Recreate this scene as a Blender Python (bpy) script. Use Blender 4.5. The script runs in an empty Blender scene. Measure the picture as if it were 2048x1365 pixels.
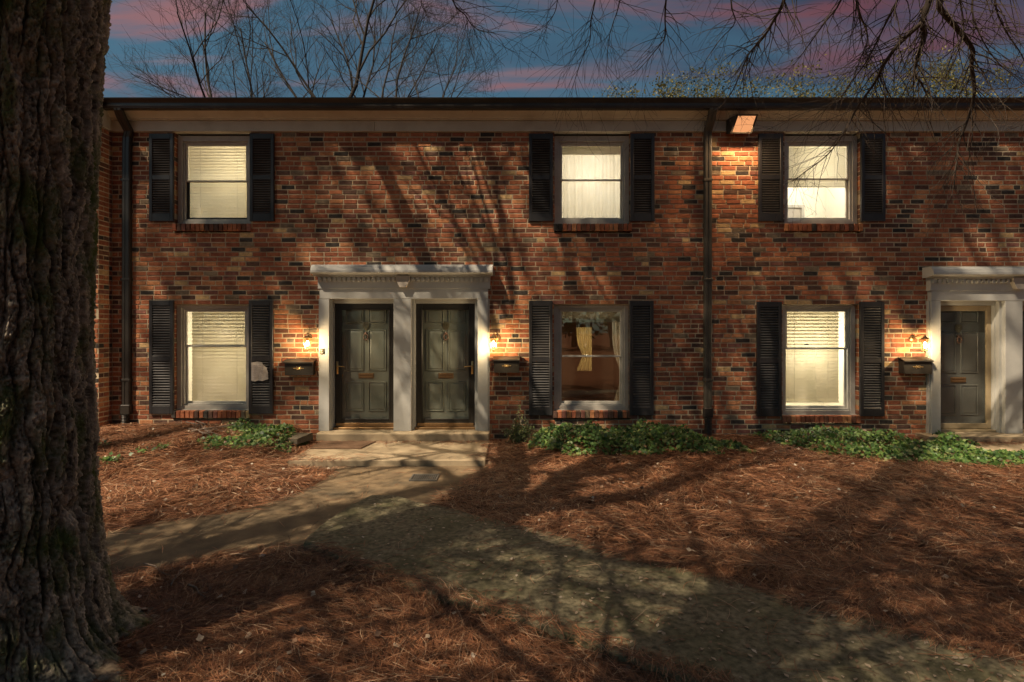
import bpy, math, random
import numpy as np
from mathutils import Vector, Matrix, noise as mnoise

R = math.radians
SC = bpy.context.scene
COL = SC.collection
rng = random.Random(11)
nrg = np.random.default_rng(5)

# ------------------------------------------------------------------ camera
CAM_Z, CAM_D, F = 1.8, 9.0, 1125.0
cam_d = bpy.data.cameras.new('camera')
cam = bpy.data.objects.new('camera', cam_d)
COL.objects.link(cam)
cam.location = (0, -CAM_D, CAM_Z)
cam.rotation_euler = (R(90), 0, 0)
cam_d.sensor_width = 36.0
cam_d.lens = 36.0 * F / 2048.0
cam_d.shift_y = -27.5 / 2048.0
cam_d.clip_start = 0.05
cam_d.clip_end = 1000
SC.camera = cam

# ------------------------------------------------------------------ world, sun, exposure
SUN_EL, SUN_ROT = R(52), R(225)
world = bpy.data.worlds.new('World')
SC.world = world
world.use_nodes = True


def build_world():
    nt = world.node_tree
    nt.nodes.clear()
    N, L = nt.nodes.new, nt.links.new
    out = N('ShaderNodeOutputWorld')
    bg = N('ShaderNodeBackground')
    L(bg.outputs[0], out.inputs[0])
    sky = N('ShaderNodeTexSky')
    sky.sky_type = 'NISHITA'
    sky.sun_disc = False
    sky.sun_elevation = SUN_EL
    sky.sun_rotation = SUN_ROT
    tint = N('ShaderNodeMix'); tint.data_type = 'RGBA'; tint.blend_type = 'MULTIPLY'
    tint.inputs[0].default_value = 1.0
    L(sky.outputs[0], tint.inputs[6])
    tint.inputs[7].default_value = (0.42, 0.60, 0.54, 1)
    tc = N('ShaderNodeTexCoord')
    sep = N('ShaderNodeSeparateXYZ'); L(tc.outputs['Generated'], sep.inputs[0])

    def M(op, a, b=None, clamp=False):
        n = N('ShaderNodeMath'); n.operation = op; n.use_clamp = clamp
        for i, v in enumerate((a, b)):
            if v is None: continue
            if isinstance(v, (int, float)): n.inputs[i].default_value = v
            else: L(v, n.inputs[i])
        return n.outputs[0]
    zc = M('MAXIMUM', sep.outputs[2], 0.0)
    zz = M('ADD', zc, 0.12)
    cx = M('DIVIDE', sep.outputs[0], zz)
    cy = M('DIVIDE', sep.outputs[1], zz)
    comb = N('ShaderNodeCombineXYZ')
    L(cx, comb.inputs[0]); L(cy, comb.inputs[1])

    def cloud(scale, rot, loc, detail, lo, hi, dist=0.6):
        mp = N('ShaderNodeMapping')
        mp.inputs['Location'].default_value = loc
        mp.inputs['Rotation'].default_value = (0, 0, R(rot))
        mp.inputs['Scale'].default_value = scale
        L(comb.outputs[0], mp.inputs[0])
        n = N('ShaderNodeTexNoise')
        n.inputs['Scale'].default_value = 1.0
        n.inputs['Detail'].default_value = detail
        n.inputs['Roughness'].default_value = 0.55
        n.inputs['Distortion'].default_value = dist
        L(mp.outputs[0], n.inputs['Vector'])
        mr = N('ShaderNodeMapRange'); mr.interpolation_type = 'SMOOTHSTEP'
        mr.inputs[1].default_value = lo; mr.inputs[2].default_value = hi
        L(n.outputs[0], mr.inputs[0])
        return mr.outputs[0]
    pink = cloud((1.35, 3.4, 1), 14, (3.1, 7.35, 0), 8, 0.50, 0.70)
    dark = cloud((0.6, 2.0, 1), 6, (1.7, 2.2, 0), 5, 0.40, 0.66)
    wisp = cloud((1.1, 5.0, 1), 12, (8.1, 1.2, 0), 7, 0.50, 0.74)
    # the east of the sky (right) is already further into the night than the west
    night = N('ShaderNodeMapRange'); night.interpolation_type = 'SMOOTHSTEP'
    night.inputs[1].default_value = -0.25; night.inputs[2].default_value = 0.75
    L(sep.outputs[0], night.inputs[0])

    def mix(fac, a, b):
        n = N('ShaderNodeMix'); n.data_type = 'RGBA'
        if isinstance(fac, (int, float)): n.inputs[0].default_value = fac
        else: L(fac, n.inputs[0])
        for i, v in ((6, a), (7, b)):
            if isinstance(v, tuple): n.inputs[i].default_value = v
            else: L(v, n.inputs[i])
        return n.outputs[2]
    K = 10.0        # colours below are radiance / background strength (0.1)
    c = lambda r, g, b: (r * K, g * K, b * K, 1)
    dfac = M('MULTIPLY', dark, M('ADD', 0.25, M('MULTIPLY', night.outputs[0], 0.65)), True)
    c1 = mix(dfac, tint.outputs[2], c(0.030, 0.026, 0.055))
    c2 = mix(M('MULTIPLY', pink, 0.80), c1, mix(night.outputs[0], c(0.31, 0.130, 0.125), c(0.17, 0.048, 0.058)))
    c3 = mix(M('MULTIPLY', wisp, 0.45), c2, mix(night.outputs[0], c(0.37, 0.17, 0.15), c(0.15, 0.05, 0.06)))
    c4 = mix(M('MULTIPLY', night.outputs[0], 0.55), c3, mix(0.5, c3, c(0.012, 0.012, 0.03)))
    L(c4, bg.inputs['Color'])
    bg.inputs['Strength'].default_value = 0.078


build_world()
sun_d = bpy.data.lights.new('sun', 'SUN')
sun = bpy.data.objects.new('sun', sun_d)
COL.objects.link(sun)
SUN_DIR = Vector((math.cos(SUN_EL) * math.sin(R(45)), math.cos(SUN_EL) * math.cos(R(45)), -math.sin(SUN_EL)))
sun.rotation_euler = SUN_DIR.to_track_quat('-Z', 'Y').to_euler()
sun.location = (-20, -20, 30)
sun_d.energy = 4.8
sun_d.color = (1.0, 0.80, 0.58)
sun_d.angle = R(0.5)
vs = SC.view_settings
SC.display_settings.display_device = 'sRGB'
vs.view_transform = 'Standard'
vs.look = 'None'
vs.exposure = 0.55
vs.gamma = 1.0
vs.use_curve_mapping = False
SC.render.engine = 'CYCLES'
SC.cycles.max_bounces = 6
SC.cycles.diffuse_bounces = 3
SC.cycles.transparent_max_bounces = 12
SC.cycles.sample_clamp_indirect = 4.0


# ------------------------------------------------------------------ helpers
def PX(px, y=0.0): return (px - 1024) / F * (CAM_D + y)
def PZ(py, y=0.0): return CAM_Z + (655 - py) / F * (CAM_D + y)
def G(px, py, z=-0.06):
    d = (CAM_Z - z) * F / (py - 655)
    return ((px - 1024) / F * d, d - CAM_D)
def P3(px, py, y): return Vector((PX(px, y), y, PZ(py, y)))


def mat(name, c1, c2=None, scale=6.0, rough=0.7, bump=0.0, bscale=60.0, metal=0.0, spec=0.5, stretch=(1, 1, 1),
        c3=None, s3=2.0, lo3=0.5, hi3=0.7, detail=6, attr=None, lo=0.3, hi=0.7, trans=0.0, local=False, stain=None):
    m = bpy.data.materials.new(name)
    m.use_nodes = True
    nt = m.node_tree
    N, L = nt.nodes.new, nt.links.new
    b = nt.nodes['Principled BSDF']
    b.inputs['Roughness'].default_value = rough
    b.inputs['Metallic'].default_value = metal
    b.inputs['Specular IOR Level'].default_value = spec
    if local:
        tcn = N('ShaderNodeTexCoord'); pos = tcn.outputs['Object']
    else:
        geo = N('ShaderNodeNewGeometry'); pos = geo.outputs['Position']
    mp = N('ShaderNodeMapping'); mp.inputs['Scale'].default_value = stretch
    L(pos, mp.inputs[0])

    def nz(sc, det=detail, ro=0.6):
        n = N('ShaderNodeTexNoise')
        n.inputs['Scale'].default_value = sc
        n.inputs['Detail'].default_value = det
        n.inputs['Roughness'].default_value = ro
        L(mp.outputs[0], n.inputs['Vector'])
        return n.outputs[0]

    def rampf(src, a, c):
        r = N('ShaderNodeMapRange'); r.inputs[1].default_value = a; r.inputs[2].default_value = c
        L(src, r.inputs[0]); return r.outputs[0]

    def mixc(f, a, c, mode='MIX'):
        n = N('ShaderNodeMix'); n.data_type = 'RGBA'; n.blend_type = mode
        if isinstance(f, float): n.inputs[0].default_value = f
        else: L(f, n.inputs[0])
        for i, v in ((6, a), (7, c)):
            if isinstance(v, tuple): n.inputs[i].default_value = (*v[:3], 1)
            else: L(v, n.inputs[i])
        return n.outputs[2]
    col = tuple(c1)
    if attr:
        a = N('ShaderNodeAttribute'); a.attribute_name = attr
        col = a.outputs['Color']
        if c2 is not None:
            col = mixc(1.0, col, mixc(rampf(nz(scale), lo, hi), tuple(c1), tuple(c2)), 'MULTIPLY')
    elif c2 is not None:
        col = mixc(rampf(nz(scale), lo, hi), tuple(c1), tuple(c2))
    if c3 is not None:
        col = mixc(rampf(nz(s3), lo3, hi3), col, tuple(c3))
    if stain:
        st = N('ShaderNodeMapRange'); st.inputs[1].default_value = .32; st.inputs[2].default_value = .62
        st.inputs[3].default_value = 1 - stain[1]; st.inputs[4].default_value = 1.06
        L(nz(stain[0], 5, .65), st.inputs[0])
        gr_ = N('ShaderNodeCombineColor')
        for q in range(3): L(st.outputs[0], gr_.inputs[q])
        col = mixc(1.0, col, gr_.outputs[0], 'MULTIPLY')
    if isinstance(col, tuple): b.inputs['Base Color'].default_value = (*col[:3], 1)
    else: L(col, b.inputs['Base Color'])
    if bump:
        bn = N('ShaderNodeBump'); bn.inputs['Strength'].default_value = bump; bn.inputs['Distance'].default_value = 0.01
        L(nz(bscale, 5), bn.inputs['Height']); L(bn.outputs[0], b.inputs['Normal'])
    if trans:
        out = nt.nodes['Material Output']
        tr = N('ShaderNodeBsdfTranslucent')
        if isinstance(col, tuple): tr.inputs[0].default_value = (*col[:3], 1)
        else: L(col, tr.inputs[0])
        mx = N('ShaderNodeMixShader'); mx.inputs[0].default_value = trans
        L(b.outputs[0], mx.inputs[1]); L(tr.outputs[0], mx.inputs[2]); L(mx.outputs[0], out.inputs[0])
    return m


def emis(name, col, strength):
    m = bpy.data.materials.new(name); m.use_nodes = True
    nt = m.node_tree; nt.nodes.clear()
    e = nt.nodes.new('ShaderNodeEmission'); o = nt.nodes.new('ShaderNodeOutputMaterial')
    e.inputs[0].default_value = (*col, 1); e.inputs[1].default_value = strength
    nt.links.new(e.outputs[0], o.inputs[0])
    return m


def glass(name, refl=0.12, tint=(1, 1, 1), rough=0.0):
    m = bpy.data.materials.new(name); m.use_nodes = True
    nt = m.node_tree; nt.nodes.clear()
    N, L = nt.nodes.new, nt.links.new
    o = N('ShaderNodeOutputMaterial')
    t = N('ShaderNodeBsdfTransparent'); t.inputs[0].default_value = (*tint, 1)
    g = N('ShaderNodeBsdfGlossy'); g.inputs['Roughness'].default_value = rough
    fr = N('ShaderNodeLayerWeight'); fr.inputs[0].default_value = 0.5
    pw = N('ShaderNodeMath'); pw.operation = 'POWER'; pw.inputs[1].default_value = 5.0
    L(fr.outputs['Facing'], pw.inputs[0])
    ad = N('ShaderNodeMath'); ad.operation = 'MULTIPLY_ADD'; ad.use_clamp = True
    L(pw.outputs[0], ad.inputs[0]); ad.inputs[1].default_value = 0.6; ad.inputs[2].default_value = refl
    nz = N('ShaderNodeTexNoise'); nz.inputs['Scale'].default_value = 2.2; nz.inputs['Detail'].default_value = 1
    bp = N('ShaderNodeBump'); bp.inputs['Strength'].default_value = 0.04; bp.inputs['Distance'].default_value = 0.02
    ge = N('ShaderNodeNewGeometry'); L(ge.outputs['Position'], nz.inputs['Vector'])
    L(nz.outputs[0], bp.inputs['Height']); L(bp.outputs[0], g.inputs['Normal'])
    mx = N('ShaderNodeMixShader')
    L(ad.outputs[0], mx.inputs[0]); L(t.outputs[0], mx.inputs[1]); L(g.outputs[0], mx.inputs[2]); L(mx.outputs[0], o.inputs[0])
    return m


class MB:
    def __init__(s): s.v = []; s.f = []; s.m = []
    def add(s, vs, fs, mi=0):
        o = len(s.v); s.v += [tuple(p) for p in vs]
        s.f += [tuple(i + o for i in f) for f in fs]; s.m += [mi] * len(fs)
        return s
    def box(s, x0, x1, y0, y1, z0, z1, mi=0, bv=0.0):
        """axis box, chamfered on its front (low y) edges when bv > 0"""
        if bv <= 0:
            v = [(x0, y0, z0), (x1, y0, z0), (x1, y1, z0), (x0, y1, z0), (x0, y0, z1), (x1, y0, z1), (x1, y1, z1), (x0, y1, z1)]
            return s.add(v, [(0, 3, 2, 1), (4, 5, 6, 7), (0, 1, 5, 4), (1, 2, 6, 5), (2, 3, 7, 6), (3, 0, 4, 7)], mi)
        v = []
        for y, i in ((y0, bv), (y0 + bv, 0), (y1, 0)):
            v += [(x0 + i, y, z0 + i), (x1 - i, y, z0 + i), (x1 - i, y, z1 - i), (x0 + i, y, z1 - i)]
        f = [(0, 1, 2, 3), (11, 10, 9, 8)]
        for k in (0, 4):
            for i in range(4):
                j = (i + 1) % 4
                f.append((k + j, k + i, k + 4 + i, k + 4 + j))
        return s.add(v, f, mi)
    def ring(s, x0, x1, z0, z1, w, y0, y1, mi=0, bv=0.004, wb=None, wt=None):
        """picture-frame of four butted bars"""
        wb = w if wb is None else wb; wt = w if wt is None else wt
        s.box(x0, x0 + w, y0, y1, z0, z1, mi, bv); s.box(x1 - w, x1, y0, y1, z0, z1, mi, bv)
        s.box(x0 + w, x1 - w, y0 + .002, y1, z1 - wt, z1, mi, bv); s.box(x0 + w, x1 - w, y0 + .002, y1, z0, z0 + wb, mi, bv)
        return s
    def tube(s, pts, rad, n=8, mi=0, cap=True):
        pts = [Vector(p) for p in pts]
        if isinstance(rad, (int, float)): rad = [rad] * len(pts)
        o = len(s.v); up = None
        for i, p in enumerate(pts):
            t = (pts[min(i + 1, len(pts) - 1)] - pts[max(i - 1, 0)])
            t = t.normalized() if t.length > 1e-9 else Vector((0, 0, 1))
            if up is None: up = t.orthogonal().normalized()
            up = (up - t * up.dot(t))
            up = up.normalized() if up.length > 1e-6 else t.orthogonal().normalized()
            w = t.cross(up)
            for k in range(n):
                a = 2 * math.pi * k / n
                s.v.append(tuple(p + (up * math.cos(a) + w * math.sin(a)) * rad[i]))
        for i in range(len(pts) - 1):
            for k in range(n):
                a, b = o + i * n + k, o + i * n + (k + 1) % n
                s.f.append((a, b, b + n, a + n)); s.m.append(mi)
        if cap:
            s.f.append(tuple(o + k for k in reversed(range(n)))); s.m.append(mi)
            e = o + (len(pts) - 1) * n
            s.f.append(tuple(e + k for k in range(n))); s.m.append(mi)
        return s
    def lathe(s, c, prof, n=12, axis='z', mi=0):
        o = len(s.v); c = Vector(c)
        for (r, h) in prof:
            for k in range(n):
                a = 2 * math.pi * k / n
                if axis == 'z': p = (r * math.cos(a), r * math.sin(a), h)
                else: p = (r * math.cos(a), h, r * math.sin(a))
                s.v.append(tuple(c + Vector(p)))
        for i in range(len(prof) - 1):
            for k in range(n):
                a, b = o + i * n + k, o + i * n + (k + 1) % n
                s.f.append((a, b, b + n, a + n)); s.m.append(mi)
        s.f.append(tuple(o + k for k in range(n))); s.m.append(mi)
        e = o + (len(prof) - 1) * n
        s.f.append(tuple(e + k for k in range(n))); s.m.append(mi)
        return s
    def prism(s, prof, x0, x1, mi=0):
        """profile in (y, z) swept along x"""
        n = len(prof)
        v = [(x0, y, z) for y, z in prof] + [(x1, y, z) for y, z in prof]
        f = [tuple(range(n))[::-1], tuple(range(n, 2 * n))]
        for i in range(n):
            j = (i + 1) % n; f.append((i, j, j + n, i + n))
        return s.add(v, f, mi)
    def extrude_xz(s, poly, y0, y1, mi=0):
        n = len(poly)
        v = [(x, y0, z) for x, z in poly] + [(x, y1, z) for x, z in poly]
        f = [tuple(range(n)), tuple(range(n, 2 * n))[::-1]]
        for i in range(n):
            j = (i + 1) % n; f.append((i, i + n, j + n, j))
        return s.add(v, f, mi)
    def mesh(s, name, mats, smooth=False, fixn=True):
        me = bpy.data.meshes.new(name)
        me.from_pydata(s.v, [], s.f)
        for m in (mats if isinstance(mats, (list, tuple)) else [mats]): me.materials.append(m)
        if len(set(s.m)) > 1: me.polygons.foreach_set('material_index', s.m)
        if smooth: me.polygons.foreach_set('use_smooth', [True] * len(me.polygons))
        me.update()
        if fixn:
            import bmesh
            bm = bmesh.new(); bm.from_mesh(me); bmesh.ops.recalc_face_normals(bm, faces=bm.faces); bm.to_mesh(me); bm.free()
        return me
    def build(s, name, mats, parent=None, smooth=False, loc=None, fixn=True):
        return link(name, s.mesh(name, mats, smooth, fixn), parent, loc)


def link(name, me, parent=None, loc=None):
    o = bpy.data.objects.new(name, me); COL.objects.link(o)
    if parent is not None: o.parent = parent
    if loc is not None: o.location = loc
    return o


def tag(o, label=None, cat=None, group=None, kind=None):
    if label: o['label'] = label
    if cat: o['category'] = cat
    if group: o['group'] = group
    if kind: o['kind'] = kind
    return o


def empty(name, loc=(0, 0, 0), label=None, cat=None, group=None):
    o = bpy.data.objects.new(name, None); COL.objects.link(o); o.location = loc; o.empty_display_size = 0.2
    return tag(o, label, cat, group)


def copy_tree(root, loc, label):
    r = root.copy(); COL.objects.link(r); r.location = loc; r['label'] = label
    for ch in list(root.children):
        c = ch.copy(); COL.objects.link(c); c.parent = r
        for g in list(ch.children):
            d = g.copy(); COL.objects.link(d); d.parent = c
    return r


def arr_mesh(name, V, Q, mats, col=None, smooth=False):
    """numpy mesh: V (n,3); Q (m,k) faces of equal size"""
    me = bpy.data.meshes.new(name)
    k = Q.shape[1]
    me.vertices.add(len(V)); me.vertices.foreach_set('co', np.ascontiguousarray(V, dtype=np.float32).ravel())
    me.loops.add(Q.size); me.loops.foreach_set('vertex_index', Q.astype(np.int32).ravel())
    me.polygons.add(len(Q))
    me.polygons.foreach_set('loop_start', np.arange(0, Q.size, k, dtype=np.int32))
    me.polygons.foreach_set('loop_total', np.full(len(Q), k, dtype=np.int32))
    if smooth: me.polygons.foreach_set('use_smooth', np.ones(len(Q), dtype=bool))
    if col is not None:
        a = me.color_attributes.new('tone', 'FLOAT_COLOR', 'POINT')
        a.data.foreach_set('color', np.ascontiguousarray(col, dtype=np.float32).ravel())
    for m in (mats if isinstance(mats, (list, tuple)) else [mats]): me.materials.append(m)
    me.update(calc_edges=True)
    return me


def vnoise(x, y, z, seed=0):
    """value noise, 0..1, arrays"""
    xi, yi, zi = np.floor(x).astype(np.int64), np.floor(y).astype(np.int64), np.floor(z).astype(np.int64)
    fx, fy, fz = x - xi, y - yi, z - zi
    fx, fy, fz = (t * t * (3 - 2 * t) for t in (fx, fy, fz))
    def h(a, b, c):
        n = (a * 374761393 + b * 668265263 + c * 2147483647 + seed * 1274126177) & 0xffffffff
        n = ((n ^ (n >> 13)) * 1274126177) & 0xffffffff
        n = ((n ^ (n >> 16)) * 2246822519) & 0xffffffff
        return ((n ^ (n >> 15)) & 0xffff) / 65535.0
    r = 0
    for dx in (0, 1):
        for dy in (0, 1):
            for dz in (0, 1):
                w = (fx if dx else 1 - fx) * (fy if dy else 1 - fy) * (fz if dz else 1 - fz)
                r = r + w * h(xi + dx, yi + dy, zi + dz)
    return r


def inpoly(poly, X, Y):
    c = np.zeros(X.shape, bool); n = len(poly); j = n - 1
    for i in range(n):
        xi, yi = poly[i]; xj, yj = poly[j]
        cond = ((yi > Y) != (yj > Y)) & (X < (xj - xi) * (Y - yi) / ((yj - yi) or 1e-9) + xi)
        c ^= cond; j = i
    return c


def polydist(poly, X, Y):
    d = np.full(X.shape, 1e9); n = len(poly)
    for i in range(n):
        ax, ay = poly[i]; bx, by = poly[(i + 1) % n]
        ex, ey = bx - ax, by - ay
        t = np.clip(((X - ax) * ex + (Y - ay) * ey) / (ex * ex + ey * ey + 1e-12), 0, 1)
        d = np.minimum(d, np.hypot(X - ax - t * ex, Y - ay - t * ey))
    return d


# ------------------------------------------------------------------ materials
def brick_mat(i, c, k=1.55):
    d = tuple(v * 0.62 for v in c)
    l = tuple(min(1, v * 1.18 + 0.015) for v in c)
    return mat('brick_clay_%d' % i, [v * k for v in d], [v * k for v in l], scale=17, rough=0.9, bump=0.55, bscale=130, spec=0.2,
               c3=(0.34, 0.25, 0.17), s3=34, lo3=0.69, hi3=0.83, stain=(.9, .30))


PAL = [((0.300, 0.105, 0.047), 26), ((0.225, 0.073, 0.036), 24), ((0.125, 0.052, 0.030), 13), ((0.078, 0.041, 0.028), 7),
       ((0.034, 0.028, 0.023), 5), ((0.370, 0.160, 0.070), 12), ((0.420, 0.280, 0.130), 3), ((0.160, 0.118, 0.075), 4),
       ((0.170, 0.070, 0.050), 5)]
BRICKS = [brick_mat(i, c) for i, (c, w) in enumerate(PAL)]
BW = [w for c, w in PAL]
M = {}
M['mortar'] = mat('mortar', (0.50, 0.40, 0.26), (0.66, 0.55, 0.38), scale=9, rough=0.95, bump=0.5, bscale=90, spec=0.1, stain=(1.1, .4))
M['trim'] = mat('cream_trim_paint', (0.50, 0.46, 0.36), (0.60, 0.56, 0.45), scale=3.5, rough=0.55, bump=0.06, bscale=30, c3=(0.34, 0.30, 0.22), s3=1.7, lo3=0.58, hi3=0.85)
M['white'] = mat('white_door_trim_paint', (0.40, 0.405, 0.38), (0.49, 0.495, 0.46), scale=3, rough=0.5, bump=0.08, bscale=25, c3=(0.40, 0.36, 0.28), s3=4, lo3=0.6, hi3=0.85)
M['keystone'] = mat('keystone_paint', (0.36, 0.32, 0.27), (0.44, 0.40, 0.34), scale=8, rough=0.6)
M['winframe'] = mat('aluminium_window_frame', (0.34, 0.32, 0.28), (0.46, 0.44, 0.39), scale=5, rough=0.45, spec=0.5)
M['winsash'] = mat('pale_sash_paint', (0.48, 0.46, 0.40), (0.58, 0.55, 0.47), scale=6, rough=0.5)
M['shutter'] = mat('black_shutter_paint', (0.018, 0.018, 0.020), (0.034, 0.034, 0.036), scale=6, rough=0.42, bump=0.05, bscale=40, spec=0.5)
M['slat'] = mat('black_slat_paint', (0.060, 0.058, 0.058), (0.095, 0.092, 0.090), scale=7, rough=0.38, spec=0.55)
M['bronze'] = mat('dark_bronze_metal', (0.020, 0.017, 0.014), (0.034, 0.030, 0.025), scale=4, rough=0.35, spec=0.5)
M['bronze_lit'] = mat('lit_bronze_metal', (0.050, 0.044, 0.032), (0.075, 0.066, 0.050), scale=4, rough=0.45, spec=0.4)  # paler copy of the dark bronze, light on the pipe put into its colour
M['roof'] = mat('asphalt_roofing', (0.04, 0.037, 0.035), (0.07, 0.065, 0.06), scale=20, rough=0.95, bump=0.4)
M['doorpaint'] = mat('grey_green_door_paint', (0.145, 0.162, 0.125), (0.185, 0.20, 0.158), scale=5, rough=0.38, bump=0.03, bscale=30)
M['doordark'] = mat('dark_grey_door_paint', (0.085, 0.092, 0.080), (0.11, 0.118, 0.104), scale=5, rough=0.4)
M['storm'] = mat('black_storm_frame', (0.016, 0.014, 0.011), (0.028, 0.025, 0.020), scale=8, rough=0.4)
M['stormtan'] = mat('tan_storm_frame', (0.30, 0.235, 0.135), (0.38, 0.30, 0.18), scale=8, rough=0.45)
M['brass'] = mat('brass', (0.62, 0.40, 0.16), (0.72, 0.48, 0.22), scale=20, rough=0.28, metal=1.0)
M['oldbrass'] = mat('tarnished_brass', (0.26, 0.16, 0.08), (0.36, 0.23, 0.11), scale=20, rough=0.4, metal=0.8)
M['knocker'] = mat('browned_knocker', (0.13, 0.075, 0.05), (0.20, 0.12, 0.08), scale=30, rough=0.4, metal=0.3)
M['plaque'] = mat('olive_plaque_metal', (0.085, 0.078, 0.045), (0.13, 0.115, 0.065), scale=30, rough=0.5, metal=0.2)
M['mailbox'] = mat('black_mailbox_paint', (0.028, 0.025, 0.020), (0.045, 0.040, 0.032), scale=9, rough=0.34, bump=0.03)
M['gold'] = mat('gold_emblem_paint', (0.75, 0.52, 0.22), rough=0.3, metal=0.7)
M['concrete'] = mat('door_step_concrete', (0.30, 0.235, 0.15), (0.42, 0.34, 0.22), scale=3.2, rough=0.9, bump=0.3, bscale=70, c3=(0.20, 0.155, 0.095), s3=6, lo3=0.52, hi3=0.75)
M['path'] = mat('old_path_concrete', (0.12, 0.084, 0.047), (0.23, 0.165, 0.090), scale=5, rough=0.92, bump=0.45, bscale=55, c3=(0.085, 0.068, 0.042), s3=2.4, lo3=0.50, hi3=0.72)
M['slab'] = mat('mossy_slab_concrete', (0.062, 0.056, 0.030), (0.30, 0.262, 0.160), scale=24, lo=0.34, hi=0.72, rough=0.92, bump=0.7, bscale=45, c3=(0.080, 0.080, 0.030), s3=2.2, lo3=0.45, hi3=0.75, detail=12)
M['cream_wall'] = mat('cream_room_paint', (0.78, 0.74, 0.63), rough=0.8)
M['brown_wall'] = mat('brown_room_paint', (0.26, 0.155, 0.095), (0.34, 0.21, 0.13), scale=2, rough=0.8)
M['blind'] = mat('cream_blind_vinyl', (0.80, 0.76, 0.64), (0.86, 0.82, 0.71), scale=3, rough=0.5, trans=0.56)
M['gold_cloth'] = mat('gold_curtain_cloth', (0.42, 0.30, 0.11), (0.62, 0.48, 0.20), scale=14, stretch=(1, 1, .15), rough=0.9)
M['curtain'] = mat('cream_curtain_cloth', (0.78, 0.73, 0.60), (0.84, 0.80, 0.68), scale=5, rough=0.9, trans=0.5)
M['glass'] = glass('window_glass', 0.06)
M['glass_dark'] = glass('dark_window_glass', 0.17, (0.85, 0.83, 0.78))
M['glass_door'] = glass('storm_door_glass', 0.025)
M['lantern_glass'] = glass('lantern_glass', 0.04, (1, 0.93, 0.8))
M['mat'] = mat('brown_doormat_coir', (0.10, 0.055, 0.03), (0.17, 0.10, 0.055), scale=60, rough=1, bump=0.8, bscale=200)
M['timber'] = mat('weathered_timber', (0.06, 0.05, 0.035), (0.13, 0.11, 0.075), scale=10, stretch=(1, 8, 1), rough=0.85, bump=0.5)
M['paper'] = mat('weathered_paper', (0.30, 0.27, 0.24), (0.42, 0.38, 0.34), scale=20, rough=0.9, bump=0.3, bscale=50)
M['ink'] = mat('faded_print', (0.30, 0.26, 0.24), rough=0.9)
M['stick'] = mat('dead_stick_bark', (0.12, 0.085, 0.06), (0.24, 0.19, 0.15), scale=30, rough=0.9, bump=0.4)
M['iron'] = mat('cast_iron', (0.10, 0.095, 0.085), (0.17, 0.16, 0.14), scale=30, rough=0.6, metal=0.4)
M['black'] = mat('dark_well_sheet', (0.006, 0.006, 0.006), rough=0.9)
M['ground'] = mat('brown_leaf_mould', (0.030, 0.015, 0.009), (0.12, 0.050, 0.024), scale=26, rough=1.0, bump=1.0, bscale=60, spec=0.05, c3=(0.15, 0.062, 0.028), s3=3, lo3=0.45, hi3=0.75)
M['needle'] = mat('pine_needle', (1, 1, 1), rough=0.62, attr='tone', spec=0.35)
M['leaf'] = mat('ivy_leaf', (1, 1, 1), rough=0.45, attr='tone', spec=0.4, trans=0.25)
M['springleaf'] = mat('spring_leaf', (1, 1, 1), rough=0.5, attr='tone', spec=0.3, trans=0.3)
M['bark'] = mat('oak_bark', (0.10, 0.074, 0.050), (0.40, 0.32, 0.23), scale=30, stretch=(1, 1, 0.4), rough=0.95, bump=0.9, bscale=85, spec=0.1,
                c3=(0.085, 0.105, 0.036), s3=4.5, lo3=0.50, hi3=0.66, detail=8)
M['oakbark'] = mat('old_oak_bark', (0.15, 0.132, 0.100), (0.54, 0.48, 0.375), scale=26, stretch=(1, 1, 0.5), rough=0.85, bump=0.8, bscale=170, spec=0.2, attr='tone',
                    c3=(0.085, 0.115, 0.035), s3=5, lo3=0.47, hi3=0.64, detail=8)
M['twig'] = mat('bare_twig_bark', (0.030, 0.022, 0.016), (0.070, 0.052, 0.038), scale=25, rough=0.9)
M['twig_far'] = mat('far_branch_bark', (0.020, 0.017, 0.015), (0.040, 0.033, 0.027), scale=8, rough=0.95)

# ------------------------------------------------------------------ the house: wall, bricks
PITCH = 0.0766
ZTOP = PZ(265)
def snap(z): return ZTOP - round((ZTOP - z) / PITCH) * PITCH
WALL_L, WALL_R = PX(224), 11.2
WALL_B = ZTOP - 65 * PITCH
NCOURSE = 65

house = empty('townhouse_row', (0, 0, 0), 'red brick two-storey townhouse row with black shutters, paired doors and lit windows', 'townhouse')
UP = [(349, 501), (1109, 1261), (1569, 1721)]
LO = [(347, 499, 605, 823), (1108, 1260, 606, 825), (1565, 1717, 607, 827)]
WIN = []
for a, b in UP: WIN.append(dict(x0=PX(a), x1=PX(b), z0=snap(PZ(446)), z1=ZTOP))
for a, b, t, u in LO: WIN.append(dict(x0=PX(a), x1=PX(b), z0=snap(PZ(u)), z1=snap(PZ(t))))
SILL_H = 2 * PITCH
OPEN = [(w['x0'], w['x1'], w['z0'] - SILL_H, w['z1']) for w in WIN]
SUR = [dict(c=PX(807, -.09), k=1.0), dict(c=PX(2031, -.09), k=1.0)]
DSX = PX(807) - PX(640)
OPEN += [(PX(642), PX(974), WALL_B - 1, snap(PZ(585))), (PX(1864), PX(2198), WALL_B - 1, snap(PZ(589)))]


def cells(openings, x0, x1, z0, z1):
    xs = sorted({x0, x1, *[o[0] for o in openings], *[o[1] for o in openings]})
    zs = sorted({z0, z1, *[o[2] for o in openings], *[o[3] for o in openings]})
    xs = [x for x in xs if x0 <= x <= x1]; zs = [z for z in zs if z0 <= z <= z1]
    return xs, zs


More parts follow.
